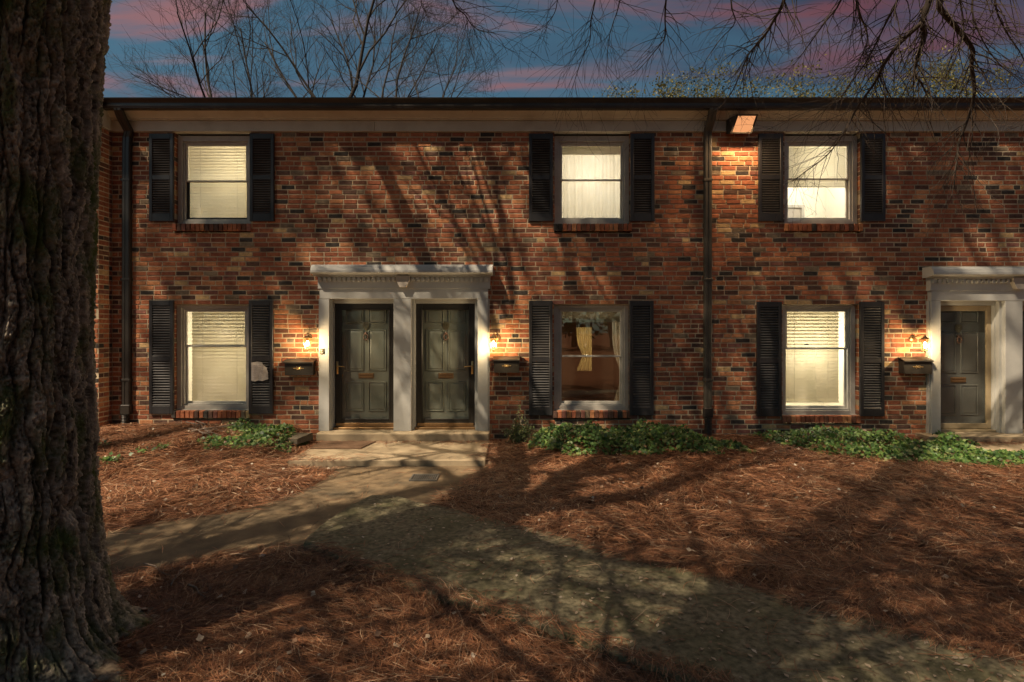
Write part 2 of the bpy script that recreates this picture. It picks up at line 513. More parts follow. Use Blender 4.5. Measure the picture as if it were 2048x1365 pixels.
def wall_sheet(openings, x0, x1, z0, z1, y0, y1, inset=0.004):
    op = [(a + -inset, b + inset, c - inset, d + inset) for a, b, c, d in openings]
    xs, zs = cells(op, x0, x1, z0, z1)
    solid = {}
    for i in range(len(xs) - 1):
        for j in range(len(zs) - 1):
            cx, cz = (xs[i] + xs[i + 1]) / 2, (zs[j] + zs[j + 1]) / 2
            solid[i, j] = not any(a < cx < b and c < cz < d for a, b, c, d in op)
    mb = MB()
    for (i, j), s in solid.items():
        if not s: continue
        a, b, c, d = xs[i], xs[i + 1], zs[j], zs[j + 1]
        mb.add([(a, y0, c), (b, y0, c), (b, y0, d), (a, y0, d)], [(0, 1, 2, 3)])
        for di, dj, q in ((-1, 0, ((a, c), (a, d))), (1, 0, ((b, d), (b, c))), (0, -1, ((b, c), (a, c))), (0, 1, ((a, d), (b, d)))):
            if not solid.get((i + di, j + dj), False):
                (p, r), (u, v) = q
                mb.add([(p, y0, r), (u, y0, v), (u, y1, v), (p, y1, r)], [(0, 1, 2, 3)])
    return mb


wall_sheet(OPEN, WALL_L, WALL_R, WALL_B, ZTOP, 0.0005, 0.30).build('wall', M['mortar'], house, fixn=False)


def brick_shape(l, h, rnd, depth=0.11):
    """l long, h high, centred on x and z, face at y=0; 18 triangles, uneven edges"""
    j = lambda a: rnd.uniform(-a, a)
    p = -0.003 - rnd.uniform(0, 0.005)
    hx, hz = l / 2, h / 2
    i = 0.004
    fr = [(-hx + i + j(.003), p + j(.0012), -hz + i + j(.0025)), (hx - i + j(.003), p + j(.0012), -hz + i + j(.0025)),
          (hx - i + j(.003), p + j(.0012), hz - i + j(.0025)), (-hx + i + j(.003), p + j(.0012), hz - i + j(.0025))]
    md = [(-hx + j(.002), 0.003, -hz + j(.0025)), (hx + j(.002), 0.003, -hz + j(.0025)), (hx + j(.002), 0.003, hz + j(.0025)), (-hx + j(.002), 0.003, hz + j(.0025))]
    bk = [(x, depth, z) for x, y, z in md]
    f = [(0, 1, 2, 3)]
    for k in (0, 4):
        for q in range(4):
            r = (q + 1) % 4; f.append((k + r, k + q, k + 4 + q, k + 4 + r))
    return fr + md + bk, f


def courses(n, ztop, pitch, x0, x1, openings, rnd, hdr=0.14):
    """(x centre, z centre, length) for every brick of a wall"""
    res = []
    for c in range(n):
        zc = ztop - (c + 0.5) * pitch
        iv = [(x0, x1)]
        for a, b, lo, hi in openings:
            if lo < zc < hi:
                nv = []
                for p, q in iv:
                    if b <= p or a >= q: nv.append((p, q)); continue
                    if a > p: nv.append((p, a))
                    if b < q: nv.append((b, q))
                iv = nv
        start = x0 - rnd.uniform(0, 0.01) - (0.113 if c % 2 else 0.0)
        x = start
        row = []
        while x < x1:
            l = 0.104 + rnd.uniform(-.004, .006) if rnd.random() < hdr else 0.212 + rnd.uniform(-.010, .010)
            row.append((x, x + l)); x += l + 0.0130 + rnd.uniform(-.002, .002)
        for p, q in row:
            for a, b in iv:
                s, e = max(p, a), min(q, b)
                if e - s > 0.035: res.append(((s + e) / 2, zc, e - s))
    return res


brnd = random.Random(3)
allb = courses(NCOURSE, ZTOP, PITCH, WALL_L + 0.006, WALL_R, OPEN, brnd)
SHUT = []
for (a, b), (c, d) in zip([(299, 347), (1058, 1106), (1517, 1566)], [(500, 548), (1261, 1309), (1722, 1770)]):
    SHUT.append((a, b, 268, 443)); SHUT.append((c, d, 268, 443))
for (a, b), (c, d), t, u in zip([(299, 347), (1058, 1105), (1514, 1563)], [(498, 546), (1259, 1307), (1720, 1768)], (601, 602, 604), (828, 831, 833)):
    SHUT.append((a, b, t, u)); SHUT.append((c, d, t, u))
COVER = [(PX(a) - .02, PX(b) + .02, PZ(u) - .02, PZ(t) + .02) for a, b, t, u in SHUT]
COVER += [(PX(625), PX(990), -1, PZ(530)), (PX(1846), 12, -1, PZ(532)), (PX(1400), PX(1432), -1, 9), (PX(240), PX(270), -1, 9), (-9, 12, -1, 0.45),
          (PX(565), PX(632), PZ(757), PZ(665)), (PX(980), PX(1044), PZ(755), PZ(665)), (PX(1795), PX(1870), PZ(755), PZ(665)), (PX(1500), 12, PZ(480), 9)]


def pick(): return brnd.choices(range(len(PAL)), BW)[0]


hb = brick_shape
vis = [t for t in allb if t[2] > 0.2 and t[1] < ZTOP - 0.1 and not any(a < t[0] + .1 and t[0] - .1 < b and c < t[1] < d for a, b, c, d in COVER)]
vis.sort(key=lambda t: t[0] ** 2 + (t[1] - CAM_Z) ** 2)
single = set(vis[:300])
proto = {}
field = MB()
for t in allb:
    x, z, l = t
    k = pick()
    if t in single:
        v = brnd.randrange(3)
        if (k, v) not in proto:
            vv, ff = hb(0.212, PITCH - 0.0150, brnd)
            proto[k, v] = MB().add(vv, ff).mesh('brick', BRICKS[k], fixn=False)
        o = link('brick', proto[k, v], house, (x, 0, z))
        o.scale = (l / 0.212, 1, 1)
    else:
        vv, ff = hb(l, PITCH - 0.0150 + brnd.uniform(-.0015, .0015), brnd)
        field.add([(a + x, b, c + z) for a, b, c in vv], ff, k)
tag(field.build('brick_courses', BRICKS, house, fixn=False), kind='stuff')

# shell behind the facade
sh = MB()
sh.box(WALL_L - .1, WALL_R, 5.8, 6.0, WALL_B, ZTOP + .3); sh.box(WALL_R, WALL_R + .2, 0.0, 6.0, WALL_B, ZTOP + .3)
sh.build('rear_wall', M['mortar'], house)
MB().add([(WALL_L - .3, -0.30, 5.30), (WALL_R + .4, -0.30, 5.30), (WALL_R + .4, 3.4, 5.98), (WALL_L - .3, 3.4, 5.98), (WALL_R + .4, 6.4, 5.35), (WALL_L - .3, 6.4, 5.35),
          (WALL_L - .3, -0.2, 5.24), (WALL_R + .4, -0.2, 5.24), (WALL_R + .4, 6.3, 5.24), (WALL_L - .3, 6.3, 5.24)],
         [(0, 1, 2, 3), (3, 2, 4, 5), (0, 6, 7, 1), (5, 4, 8, 9), (6, 9, 8, 7), (0, 3, 5, 9, 6), (1, 7, 8, 4, 2)]).build('roof', M['roof'], house)


# eaves: frieze boards, crown moulding, gutter
def eaves(x0, x1, dy, parent, joints, clap_from=None):
    zf = ZTOP + 0.004
    z1 = PZ(242, -.03)
    cuts = [x0] + joints + [x1]
    for a, b in zip(cuts[:-1], cuts[1:]):
        if clap_from is not None and a >= clap_from - .01:
            zm = PZ(257, -.03)
            m = MB().prism([(dy - .030, zm + .002), (dy - .022, z1), (dy + .10, z1), (dy + .10, zm + .002)], a + .002, b - .002)
            m.build('frieze_board', M['trim'], parent)
            m = MB().prism([(dy - .040, zf), (dy - .034, zm), (dy + .10, zm), (dy + .10, zf)], a + .002, b - .002)
            m.build('frieze_board', M['trim'], parent)
        else:
            MB().box(a + .002, b - .002, dy - .032, dy + .10, zf, z1, 0, .003).build('frieze_board', M['trim'], parent)
    zc0, zc1 = z1 + .006, PZ(214, -.18)
    prof = [(dy - .045, zc0), (dy - .062, zc0 + .004), (dy - .065, zc0 + .022), (dy - .085, zc0 + .034), (dy - .115, zc0 + .075), (dy - .150, zc0 + .105),
            (dy - .172, zc0 + .112), (dy - .175, zc1), (dy + .1, zc1), (dy + .1, zc0)]
    MB().prism(prof, x0, x1).build('crown_moulding', M['trim'], parent)
    zg0, zg1 = PZ(215, -.30), PZ(195, -.33)
    gp = [(dy - .178, zg0 - .004), (dy - .270, zg0 - .004), (dy - .276, zg0 + .008), (dy - .276, zg0 + .018), (dy - .285, zg0 + .028), (dy - .285, zg0 + .075),
          (dy - .315, zg0 + .115), (dy - .330, zg1 - .012), (dy - .330, zg1), (dy - .312, zg1), (dy - .300, zg0 + .118), (dy - .27, zg0 + .05), (dy - .19, zg0 + .02), (dy - .178, zg1)]
    MB().prism(gp, x0 - (.0 if dy == 0 else .1), x1).build('gutter', M['bronze'], parent)


eaves(WALL_L, WALL_R, 0.0, house, [PX(750), PX(1418)], PX(1418))


# ------------------------------------------------------------------ windows
def slat_mesh(w, d, t, tilt, m, name):
    mb = MB(); c, s = math.cos(tilt), math.sin(tilt)
    pts = [(-d / 2, -t / 2), (d / 2, -t / 2), (d / 2, t / 2), (-d / 2, t / 2)]
    mb.prism([(a * c - b * s, a * s + b * c) for a, b in pts], -w / 2, w / 2)
    return mb.mesh(name, m)


def room(x0, x1, z0, z1, m, depth=1.5):
    """the corner of the room one can look into: floor, ceiling, back and side walls"""
    a, b, c, d = x0 - .25, x1 + .25, z0 - .15, z1 + .08
    y0, y1 = 0.235, 0.235 + depth
    mb = MB()
    mb.add([(a, y0, c), (b, y0, c), (b, y1, c), (a, y1, c), (a, y0, d), (b, y0, d), (b, y1, d), (a, y1, d)],
           [(0, 1, 2, 3), (7, 6, 5, 4), (3, 2, 6, 7), (0, 3, 7, 4), (2, 1, 5, 6)])
    mb.add([(a, y0, c), (x0, y0, c), (x0, y0, d), (a, y0, d)], [(0, 1, 2, 3)])
    mb.add([(x1, y0, c), (b, y0, c), (b, y0, d), (x1, y0, d)], [(0, 1, 2, 3)])
    mb.add([(x0, y0, c), (x1, y0, c), (x1, y0, z0), (x0, y0, z0)], [(0, 1, 2, 3)])
    return mb.build('room', m, house, fixn=False)


def lamp(x, y, z, w, col, r=0.08):
    d = bpy.data.lights.new('room_or_fill_lamp', 'POINT'); d.energy = w; d.color = col; d.shadow_soft_size = r
    o = bpy.data.objects.new('room_or_fill_lamp', d); COL.objects.link(o); o.location = (x, y, z); o.parent = house
    return o


WARM = (1.0, 0.89, 0.68)


def blind(x0, x1, zt, zb, n, y=0.215, tilt=R(62), gap=None):
    hr = MB().box(x0, x1, y - .02, y + .025, zt - .035, zt).build('blind', M['blind'], house)
    pitch = (zt - .04 - zb) / n
    me = slat_mesh(x1 - x0, pitch * 1.25 / math.sin(tilt), 0.0022, tilt, M['blind'], 'blind_slat')
    for i in range(n):
        o = link('blind_slat', me, hr, ((x0 + x1) / 2, y, zt - .04 - (i + .5) * pitch))
        o.rotation_euler = (rng.uniform(-.05, .05), 0, 0)
    MB().box(x0, x1, y - .014, y + .014, zb - .022, zb - .004).build('bottom_rail', M['blind'], hr)
    st = MB()
    for f in (.2, .8):
        st.tube([(x0 + (x1 - x0) * f, y - .022, zt - .03), (x0 + (x1 - x0) * f, y - .022, zb)], .0016, 4)
    st.build('ladder_cord', M['winsash'], hr)
    return hr


GL = [M['glass']] * 6
GL = [M['glass'], glass('reflecting_window_glass', .12), M['glass'], M['glass'], M['glass_dark'], M['glass']]
SASHPX = [362, 360, 358, 692, 712, 697]
for i, w in enumerate(WIN):
    x0, x1, z0 = w['x0'] + .004, w['x1'] - .004, w['z0']
    z1 = w['z1'] - (.03 if i < 3 else .004)
    head = .09 if i < 3 else .05
    fr = MB()
    fr.ring(x0, x1, z0, z1, .075, .075, .20, wb=.055, wt=head)
    fr.ring(x0 + .075, x1 - .075, z0 + .055, z1 - head, .028, .105, .20, wb=.03, wt=.03)
    fr.box(x0 - .0, x1, .045, .2, z0 - .012, z0 - .001, 0, .003)
    win = fr.build('window', M['winframe'], house)
    a, b, c, d = x0 + .104, x1 - .104, z0 + .086, z1 - head - .031
    zm = PZ(SASHPX[i], .14)
    s1 = MB().ring(a, b, zm - .02, d, .026, .125, .16).build('sash', M['winsash'] if i else M['winsash'], win)
    s2 = MB().ring(a, b, c, zm + .012, .026 if i else .03, .162, .195, wb=.035).build('sash', M['storm'] if i == 0 else M['winsash'], win)
    MB().box(a + .022, b - .022, .140, .144, zm, d - .022).build('pane', GL[i], win)
    MB().box(a + .022, b - .022, .177, .181, c + .03, zm - .01).build('pane', GL[i], win)
    if i == 5:
        MB().box(-.035, .035, -.02, 0, -.004, .006, 0).box(-.012, .012, -.03, -.018, -.002, .016).build('latch', M['bronze'], win, loc=(PX(1620), .12, PZ(690, .12)))
    w.update(a=a, b=b, c=c, d=d, zm=zm)
    # rowlock sill of bricks on edge
    zs0, zs1 = z0 - SILL_H + .028, z0 - .013
    sl = MB().box(x0 - .015, x1 + .015, -.012, .16, zs0 + .004, zs1 - .004).build('window_sill', M['mortar'], house)
    n = 17
    pw = (x1 - x0 + .05) / n
    for k in range(n):
        vv, ff = hb(pw - .0105, zs1 - zs0, brnd, .18)
        ki = brnd.choices(range(len(PAL)), [20, 20, 14, 8, 5, 12, 2, 2, 6])[0]
        MB().add(vv, ff).build('sill_brick', BRICKS[ki], sl, loc=(x0 - .025 + (k + .5) * pw, -.035 + brnd.uniform(-.004, .004), (zs0 + zs1) / 2), fixn=False)

# rooms and what is seen in them
for i in (0, 1, 2, 3, 5):
    w = WIN[i]; room(w['x0'], w['x1'], w['z0'], w['z1'] - .1, M['cream_wall'], 1.2)
w = WIN[4]; room(w['x0'], w['x1'], w['z0'], w['z1'] - .1, M['brown_wall'], 2.6)
w = WIN[0]; blind(w['a'] + .0, w['b'], w['d'] + .03, w['c'] + .0, 25, tilt=R(76)); lamp((w['a'] + w['b']) / 2 + .25, .75, w['zm'] + .22, 23, WARM)
w = WIN[1]; blind(w['a'], w['b'], w['d'] + .03, w['d'] - .12, 6)
cu = MB(); nx = 90; xs = np.linspace(w['a'] - .05, w['b'] + .05, nx)
for k, x in enumerate(xs):
    y = .25 + .006 * math.sin(k * .55) + .004 * math.sin(k * 1.27 + 1)
    cu.v += [(x, y, w['c'] - .1), (x, y, w['d'] + .1)]
    if k: o = 2 * k; cu.f.append((o - 2, o, o + 1, o - 1)); cu.m.append(0)
cu.build('curtain', M['curtain'], house, True, fixn=False)
lamp((w['a'] + w['b']) / 2, .85, w['zm'] + .12, 20, (1, .92, .80))
w = WIN[2]; blind(w['a'], w['b'], w['d'] + .03, w['zm'] - .10, 17, tilt=R(78)); lamp((w['a'] + w['b']) / 2 + .1, .62, w['zm'] + .25, 25, (1, .94, .83))
MB().ring((w['a'] + w['b']) / 2 - .40, (w['a'] + w['b']) / 2 + .42, w['c'] - .2, w['zm'] - .16, .05, 1.36, 1.42).build('picture_frame', M['winframe'], house)
MB().box((w['a'] + w['b']) / 2 - .35, (w['a'] + w['b']) / 2 + .37, 1.40, 1.41, w['c'] - .15, w['zm'] - .21).build('picture', M['keystone'], house)
w = WIN[3]; blind(w['a'] + .07, w['b'], w['d'] + .03, w['c'] + .01, 27, tilt=R(66)); lamp((w['a'] + w['b']) / 2 + .18, .8, w['zm'] - .1, 21, WARM)
w = WIN[5]; blind(w['a'], w['b'] - .09, w['d'] + .03, w['c'] + .10, 27, tilt=R(64)); lamp((w['a'] + w['b']) / 2 - .05, .66, w['zm'] + .02, 36, (1, .91, .73))
# the dark room: raised blind, one tied-back curtain, a gold strip lit by an added lamp
w = WIN[4]
rb = MB()
rb.box(w['a'], w['b'], .20, .245, w['d'] - .14, w['d'] + .03)
for k in range(9): rb.box(w['a'] + .004, w['b'] - .004, .196, .25, w['d'] - .145 - k * .006, w['d'] - .141 - k * .006)
rb.build('blind', M['blind'], house)
def drape(x0, x1, z0, z1, y, folds, m, pinch=0.0):
    mb = MB(); n = 60; rows = 14
    for j in range(rows):
        t = j / (rows - 1); z = z0 + (z1 - z0) * t
        sq = 1 - pinch * math.exp(-((t - .35) / .22) ** 2)
        for k in range(n):
            u = k / (n - 1)
            mb.v.append((x1 - (x1 - x0) * sq * (1 - u), y + .02 * math.sin(u * folds * 6.28), z))
    for j in range(rows - 1):
        for k in range(n - 1):
            o = j * n + k; mb.f.append((o, o + 1, o + n + 1, o + n)); mb.m.append(0)
    return mb.build('curtain', m, house, True, fixn=False)
drape(w['b'] - .13, w['b'] + .05, w['c'] - .1, w['d'] - .1, .27, 3, M['curtain'], .75)
drape(PX(1153, 1.6), PX(1184, 1.6), PZ(742, 1.6), PZ(655, 1.6), 1.6, 4, M['gold_cloth'], .35)
lamp(PX(1172, .9), .95, PZ(690, .9), 11, WARM, .03)  # added lamp without a known source, brightens the gold strip and the room

# ------------------------------------------------------------------ shutters
for si, (a, b, t, u) in enumerate(SHUT):
    x0, x1, z0, z1 = PX(a, -.03), PX(b, -.03), PZ(u, -.03), PZ(t, -.03)
    H = z1 - z0
    st = .050
    top, mid, bot = (.085, .075, .125)
    zm = z0 + H * (.485 if u > 600 else .50)
    fr = MB()
    fr.box(x0, x0 + st, -.048, -.004, z0, z1, 0, .004); fr.box(x1 - st, x1, -.048, -.004, z0, z1, 0, .004)
    fr.box(x0 + st, x1 - st, -.046, -.004, z1 - top, z1, 0, .003); fr.box(x0 + st, x1 - st, -.046, -.004, z0, z0 + bot, 0, .003)
    fr.box(x0 + st, x1 - st, -.046, -.004, zm - mid / 2, zm + mid / 2, 0, .003)
    fr.box(x0 + st, x1 - st, -.012, -.004, z0 + bot, z1 - top)
    sh = fr.build('shutter', M['shutter'], house)
    sw = x1 - x0 - 2 * st - .002
    me = slat_mesh(sw, .034, .007, R(38), M['slat'], 'slat')
    zs = []
    for lo, hi in ((z0 + bot, zm - mid / 2), (zm + mid / 2, z1 - top)):
        n = round((hi - lo) / (.041 if u > 600 else .038)); p = (hi - lo) / n
        zs += [lo + (k + .5) * p for k in range(n)]
    if u > 600:
        for z in zs:
            o = link('slat', me, sh, ((x0 + x1) / 2, -.029, z)); o.rotation_euler = (rng.uniform(-.03, .03), 0, 0)
    else:
        mb = MB()
        for z in zs:
            mb.add([(v.co.x + (x0 + x1) / 2, v.co.y - .029, v.co.z + z) for v in me.vertices], [tuple(p.vertices) for p in me.polygons])
        tag(mb.build('slats', M['slat'], sh), kind='stuff')


# ------------------------------------------------------------------ door surrounds and doors
def profile_frame(x0, x1, z0, z1, y, w=.022, h=.014):
    """mitred moulding round a door panel"""
    v = []
    for i, dy in ((0, 0), (w * .35, -h), (w * .7, -h), (w, -.002)):
        v += [(x0 + i, y + dy, z0 + i), (x1 - i, y + dy, z0 + i), (x1 - i, y + dy, z1 - i), (x0 + i, y + dy, z1 - i)]
    f = []
    for k in (0, 4, 8):
        for q in range(4):
            r = (q + 1) % 4; f.append((k + q, k + r, k + 4 + r, k + 4 + q))
    return v, f


def door_unit(x0, x1, z0, z1, hand, dark, latch):
    """storm door x0..x1 with panelled door behind; hand = -1 handle at left, +1 at right"""
    ys = .115
    fm = M['stormtan'] if dark else M['storm']
    fw = .072 if dark else .105
    sm = MB()
    sm.ring(x0, x1, z0, z1, fw, ys, ys + .035, bv=.006, wb=.085 if dark else .055, wt=.085)
    if not dark: sm.ring(x0 + fw - .03, x1 - fw + .03, z0 + .05, z1 - .08, .022, ys - .007, ys + .01, bv=.004)
    sd = sm.build('storm_door', fm, house)
    MB().box(x0 + fw - .01, x1 - fw + .01, ys + .016, ys + .020, z0 + .05, z1 - .08).build('glass_pane', M['glass_door'], sd)
    hx = (x0 + .04) if hand < 0 else (x1 - .04)
    hz = PZ(736, .1)
    hm = MB()
    if dark:
        hm.box(-.018, .018, -.02, 0, -.075, .075, 0, .004)
        hm.tube([(0, -.03, .05), (0, -.065, .03), (.01, -.07, -.05), (.02, -.05, -.12)], [.011, .012, .010, .006], 8)
        hm.build('handle', M['bronze'], sd, True, (hx, ys - .001, hz))
    else:
        hm.box(-.017, .017, -.012, 0, -.105, .105, 0, .005)
        s = -hand
        hm.tube([(0, -.01, .03), (0, -.045, .03), (s * .03, -.052, .028), (s * .11, -.05, .022), (s * .135, -.044, .010)], [.012, .010, .009, .008, .006], 8)
        hm.build('handle', M['brass'], sd, True, (hx, ys - .001, hz))
        MB().box(x0 + .02, x1 - .02, ys - .012, ys - .001, z0 - .055, z0 + .005, 0, .004).build('door_sweep', M['oldbrass'], sd)
    # main door
    yd = .19
    dm = M['doordark'] if dark else M['doorpaint']
    d0, d1 = x0 + .03, x1 - .03
    dr = MB().box(d0, d1, yd, yd + .045, z0, z1 - .02).build('door', dm, house)
    W, Hh = d1 - d0, z1 - z0
    cols = ((.135, .462), (.538, .865))
    rows = ((.835, .965), (.435, .785), (.095, .345)) if not dark else ((.86, .965), (.45, .79), (.105, .355))
    for ra, rb_ in rows:
        for ca, cb in cols:
            v, f = profile_frame(d0 + ca * W, d0 + cb * W, z0 + ra * Hh, z0 + rb_ * Hh, yd - .001)
            pm = MB().add(v, f)
            i = .045
            vv = [(d0 + ca * W + q, yd - h, z0 + ra * Hh + q) for q, h in ((.03, .002), (i, .009))]
            e0x, e1x, e0z, e1z = d0 + ca * W, d0 + cb * W, z0 + ra * Hh, z0 + rb_ * Hh
            pv = []
            for q, h in ((.024, .0015), (i, .009)):
                pv += [(e0x + q, yd - h, e0z + q), (e1x - q, yd - h, e0z + q), (e1x - q, yd - h, e1z - q), (e0x + q, yd - h, e1z - q)]
            pm.add(pv, [(0, 1, 5, 4), (1, 2, 6, 5), (2, 3, 7, 6), (3, 0, 4, 7), (4, 5, 6, 7)])
            pm.build('panel', dm, dr)
    cx = (d0 + d1) / 2
    # shaped number plaque with raised figures, knocker, letter slot
    zp = z0 + .815 * Hh
    pl = MB().extrude_xz([(cx - .055, zp + .05), (cx - .055, zp - .01), (cx - .03, zp - .05), (cx, zp - .075), (cx + .03, zp - .05), (cx + .055, zp - .01), (cx + .055, zp + .05), (cx + .03, zp + .065), (cx - .03, zp + .065)], yd - .012, yd - .001)
    for k in (-1, 0, 1):
        pts = [(cx + k * .03 + .010 * math.cos(t), yd - .014, zp + .018 + .018 * math.sin(t)) for t in np.linspace(.3, 5.6, 9)]
        pl.tube(pts, .0035, 5)
    pl.build('number_plaque', M['plaque'], dr)
    zk = z0 + .725 * Hh
    kn = MB().lathe((cx, yd, zk + .05), [(.016, -.03), (.026, -.022), (.028, -.001)], 12, 'y')
    kn.tube([(cx + .036 * math.sin(t), yd - .02 - .008 * abs(math.sin(t)), zk + .04 - .062 * (1 - math.cos(t)) / 2 * 1.5) for t in np.linspace(0, 6.283, 17)], .009, 7, cap=False)
    kn.lathe((cx, yd - .012, zk - .055), [(.006, -.016), (.013, -.012), (.014, .0), (.010, .010)], 10, 'y')
    kn.build('knocker', M['knocker'], dr, True)
    zs = z0 + .395 * Hh
    ms = MB().box(cx - .125, cx + .125, yd - .010, yd - .001, zs - .043, zs + .043, 0, .004)
    ms.box(cx - .115, cx + .115, yd - .020, yd - .011, zs + .010, zs + .034, 0, .003); ms.box(cx - .115, cx + .115, yd - .020, yd - .011, zs - .034, zs - .010, 0, .003)
    ms.build('mail_slot', M['oldbrass'], dr)
    if latch:
        for px_, py_ in ((684, 693), (684, 751)):
            MB().lathe((PX(px_, .19), yd, PZ(py_, .19)), [(.018, -.028), (.026, -.022), (.026, -.010), (.022, -.001)], 12, 'y').build('lock_knob', M['oldbrass'], dr, True)


def surround(cx, zt, zstep, dark_left, latch, zs=None):
    """shared white surround of two doors, centred on cx"""
    y = -.09
    px = lambda d: cx + d * .00792
    zz = lambda py: PZ(py, y) - zt
    root = MB()
    zl0, zl1 = zz(598), zz(578)
    root.box(px(-168), px(169), y, .05, zl0, zl1 - .001, 0, .004)                                   # lintel
    root.box(px(-171), px(173), y - .012, .05, zl1, zz(555), 0, .003)                              # frieze
    sr = root.build('door_surround', M['white'], house)
    MB().prism([(y - .012, zz(555) + .001), (y - .055, zz(555) + .010), (y - .060, zz(552)), (y - .022, zz(552) + .001), (.05, zz(552)), (.05, zz(555) + .001)], px(-172), px(174)).build('bed_moulding', M['white'], sr)
    MB().prism([(y - .02, zz(552) + .002), (y - .10, zz(549.5)), (y - .155, zz(548)), (y - .165, zz(547)), (y - .165, zz(543)), (y - .150, zz(537)), (y - .10, zz(533) + .015), (.05, zz(533) + .02), (.05, zz(552) + .002)],
               px(-179), px(179)).build('cornice', M['white'], sr)
    dn = MB()
    for k in range(-17, 18):
        if abs(k) < 2: continue
        x = px(k * 9.75); dn.box(x - .022, x + .022, y - .052, y - .012, zz(563), zz(555) - .002, 0, .002)
    tag(dn.build('dentil_course', M['white'], sr), kind='stuff')
    zk = zz(550)
    MB().extrude_xz([(px(-13), zk - .02), (px(-13), zk - .08), (px(-6), zk - .20), (px(7), zk - .20), (px(14), zk - .08), (px(14), zk - .02)], y - .085, y - .013).build('keystone', M['keystone'], sr)
    for a, b in ((-168, -149), (-20, 15), (148, 169)):
        p = MB().box(px(a), px(b), y + .003, .05, zstep, zl0 - .003, 0, .004)
        if a != -20: p.box(px(a) - .022 if a < 0 else px(b) + .003, px(a) - .003 if a < 0 else px(b) + .022, y + .025, .05, zstep, zl0, 0, .003)
        p.build('pilaster', M['white'], sr)
    ztop = PZ(608, .12) - zt
    for side, (a, b) in ((0, (-149, -20)), (1, (15, 148))):
        X0, X1 = px(a), px(b)
        d0, d1 = (X0 + .035, X1 + .008) if cx < 0 else (X0 + .012, X1 - .05)
        if cx < 0 and side: d0, d1 = X0 + .045, X1 - .055
        if cx < 0 and not side: d0, d1 = X0 + .030, X1 - .018
        jb = MB()
        jb.box(X0 - .02, d0 - .002, .056, .26, zstep, zl0 + .05); jb.box(d1 + .002, X1 + .02, .056, .26, zstep, zl0 + .05)
        jb.box(d0, d1, .054, .26, ztop + .003, zl0 + .05)
        jb.box(X0 + .001, d0 - .012, -.02, .054, zstep, zl0 - .004); jb.box(d1 + .014, X1 - .001, -.02, .054, zstep, zl0 - .004)
        jb.build('jamb', M['white'], sr)
        MB().box(d0 - .01, d1 + .01, .03, .26, zstep - .001, zstep + .035, 0, .006).build('threshold', M['oldbrass'] if cx < 0 else M['stormtan'], sr)
        dark = cx > 0
        door_unit(d0, d1, zstep + .09 if not dark else zstep + .04, ztop, (-1 if side == 0 else 1), dark, latch and side == 0)


STEP = .155
surround(PX(807, -.09), 0.0, STEP, False, True)
surround(PX(2031, -.09), PZ(534, -.09) - PZ(538, -.09), STEP - .04, True, False)


# ------------------------------------------------------------------ downspouts
def downspout(pts, zbot, m, w, xw):
    hw, hd = w / 2, .035
    mb = MB()
    P = [Vector(p) for p in pts]
    n = len(P); o = len(mb.v)
    for i, p in enumerate(P):
        t = (P[min(i + 1, n - 1)] - P[max(i - 1, 0)]).normalized()
        side = Vector((1, 0, 0)); dep = side.cross(t).normalized()
        for cx, cy in ((-1, -.75), (-.75, -1), (-.2, -1), (-.15, -.8), (.15, -.8), (.2, -1), (.75, -1), (1, -.75), (1, 1), (-1, 1)):
            mb.v.append(tuple(p + side * cx * hw + dep * cy * hd))
    for i in range(n - 1):
        for k in range(10):
            a, b = i * 10 + k, i * 10 + (k + 1) % 10
            mb.f.append((a, b, b + 10, a + 10)); mb.m.append(0)
    ds = mb.build('downspout', m, house)
    x = P[-1].x
    for z in (PZ(362), PZ(560), PZ(760)):
        MB().box(x - hw - .012, x + hw + .012, -.082, -.004, z - .02, z + .02, 0, .003).build('strap', m, ds)
    MB().box(x - hw - .014, x + hw + .014, -.092, -.006, P[-1].z - .10, P[-1].z + .05, 0, .008).build('adapter', M['bronze'], ds)
    rb = MB(); prof = []
    zt = P[-1].z - .10
    k = 0; z = zt
    while z > zbot:
        prof += [(.050 if k % 2 else .062, z)]; z -= .012; k += 1
    rb.lathe((x, -.065, 0), prof, 14).build('corrugated_pipe', M['bronze'], ds)
    return ds


downspout([P3(236, 214, -.24), P3(237, 220, -.24), P3(243, 236, -.17), P3(257, 262, -.06), P3(255, 275, -.042), P3(254, 300, -.042), P3(253, 816, -.042)], .08, M['bronze'], .125, 0)
downspout([P3(1426, 213, -.24), P3(1426, 219, -.24), P3(1423, 236, -.17), P3(1416, 262, -.06), P3(1415.5, 275, -.042), P3(1415.5, 300, -.042), P3(1415.5, 822, -.042)], .0, M['bronze_lit'], .118, 0)

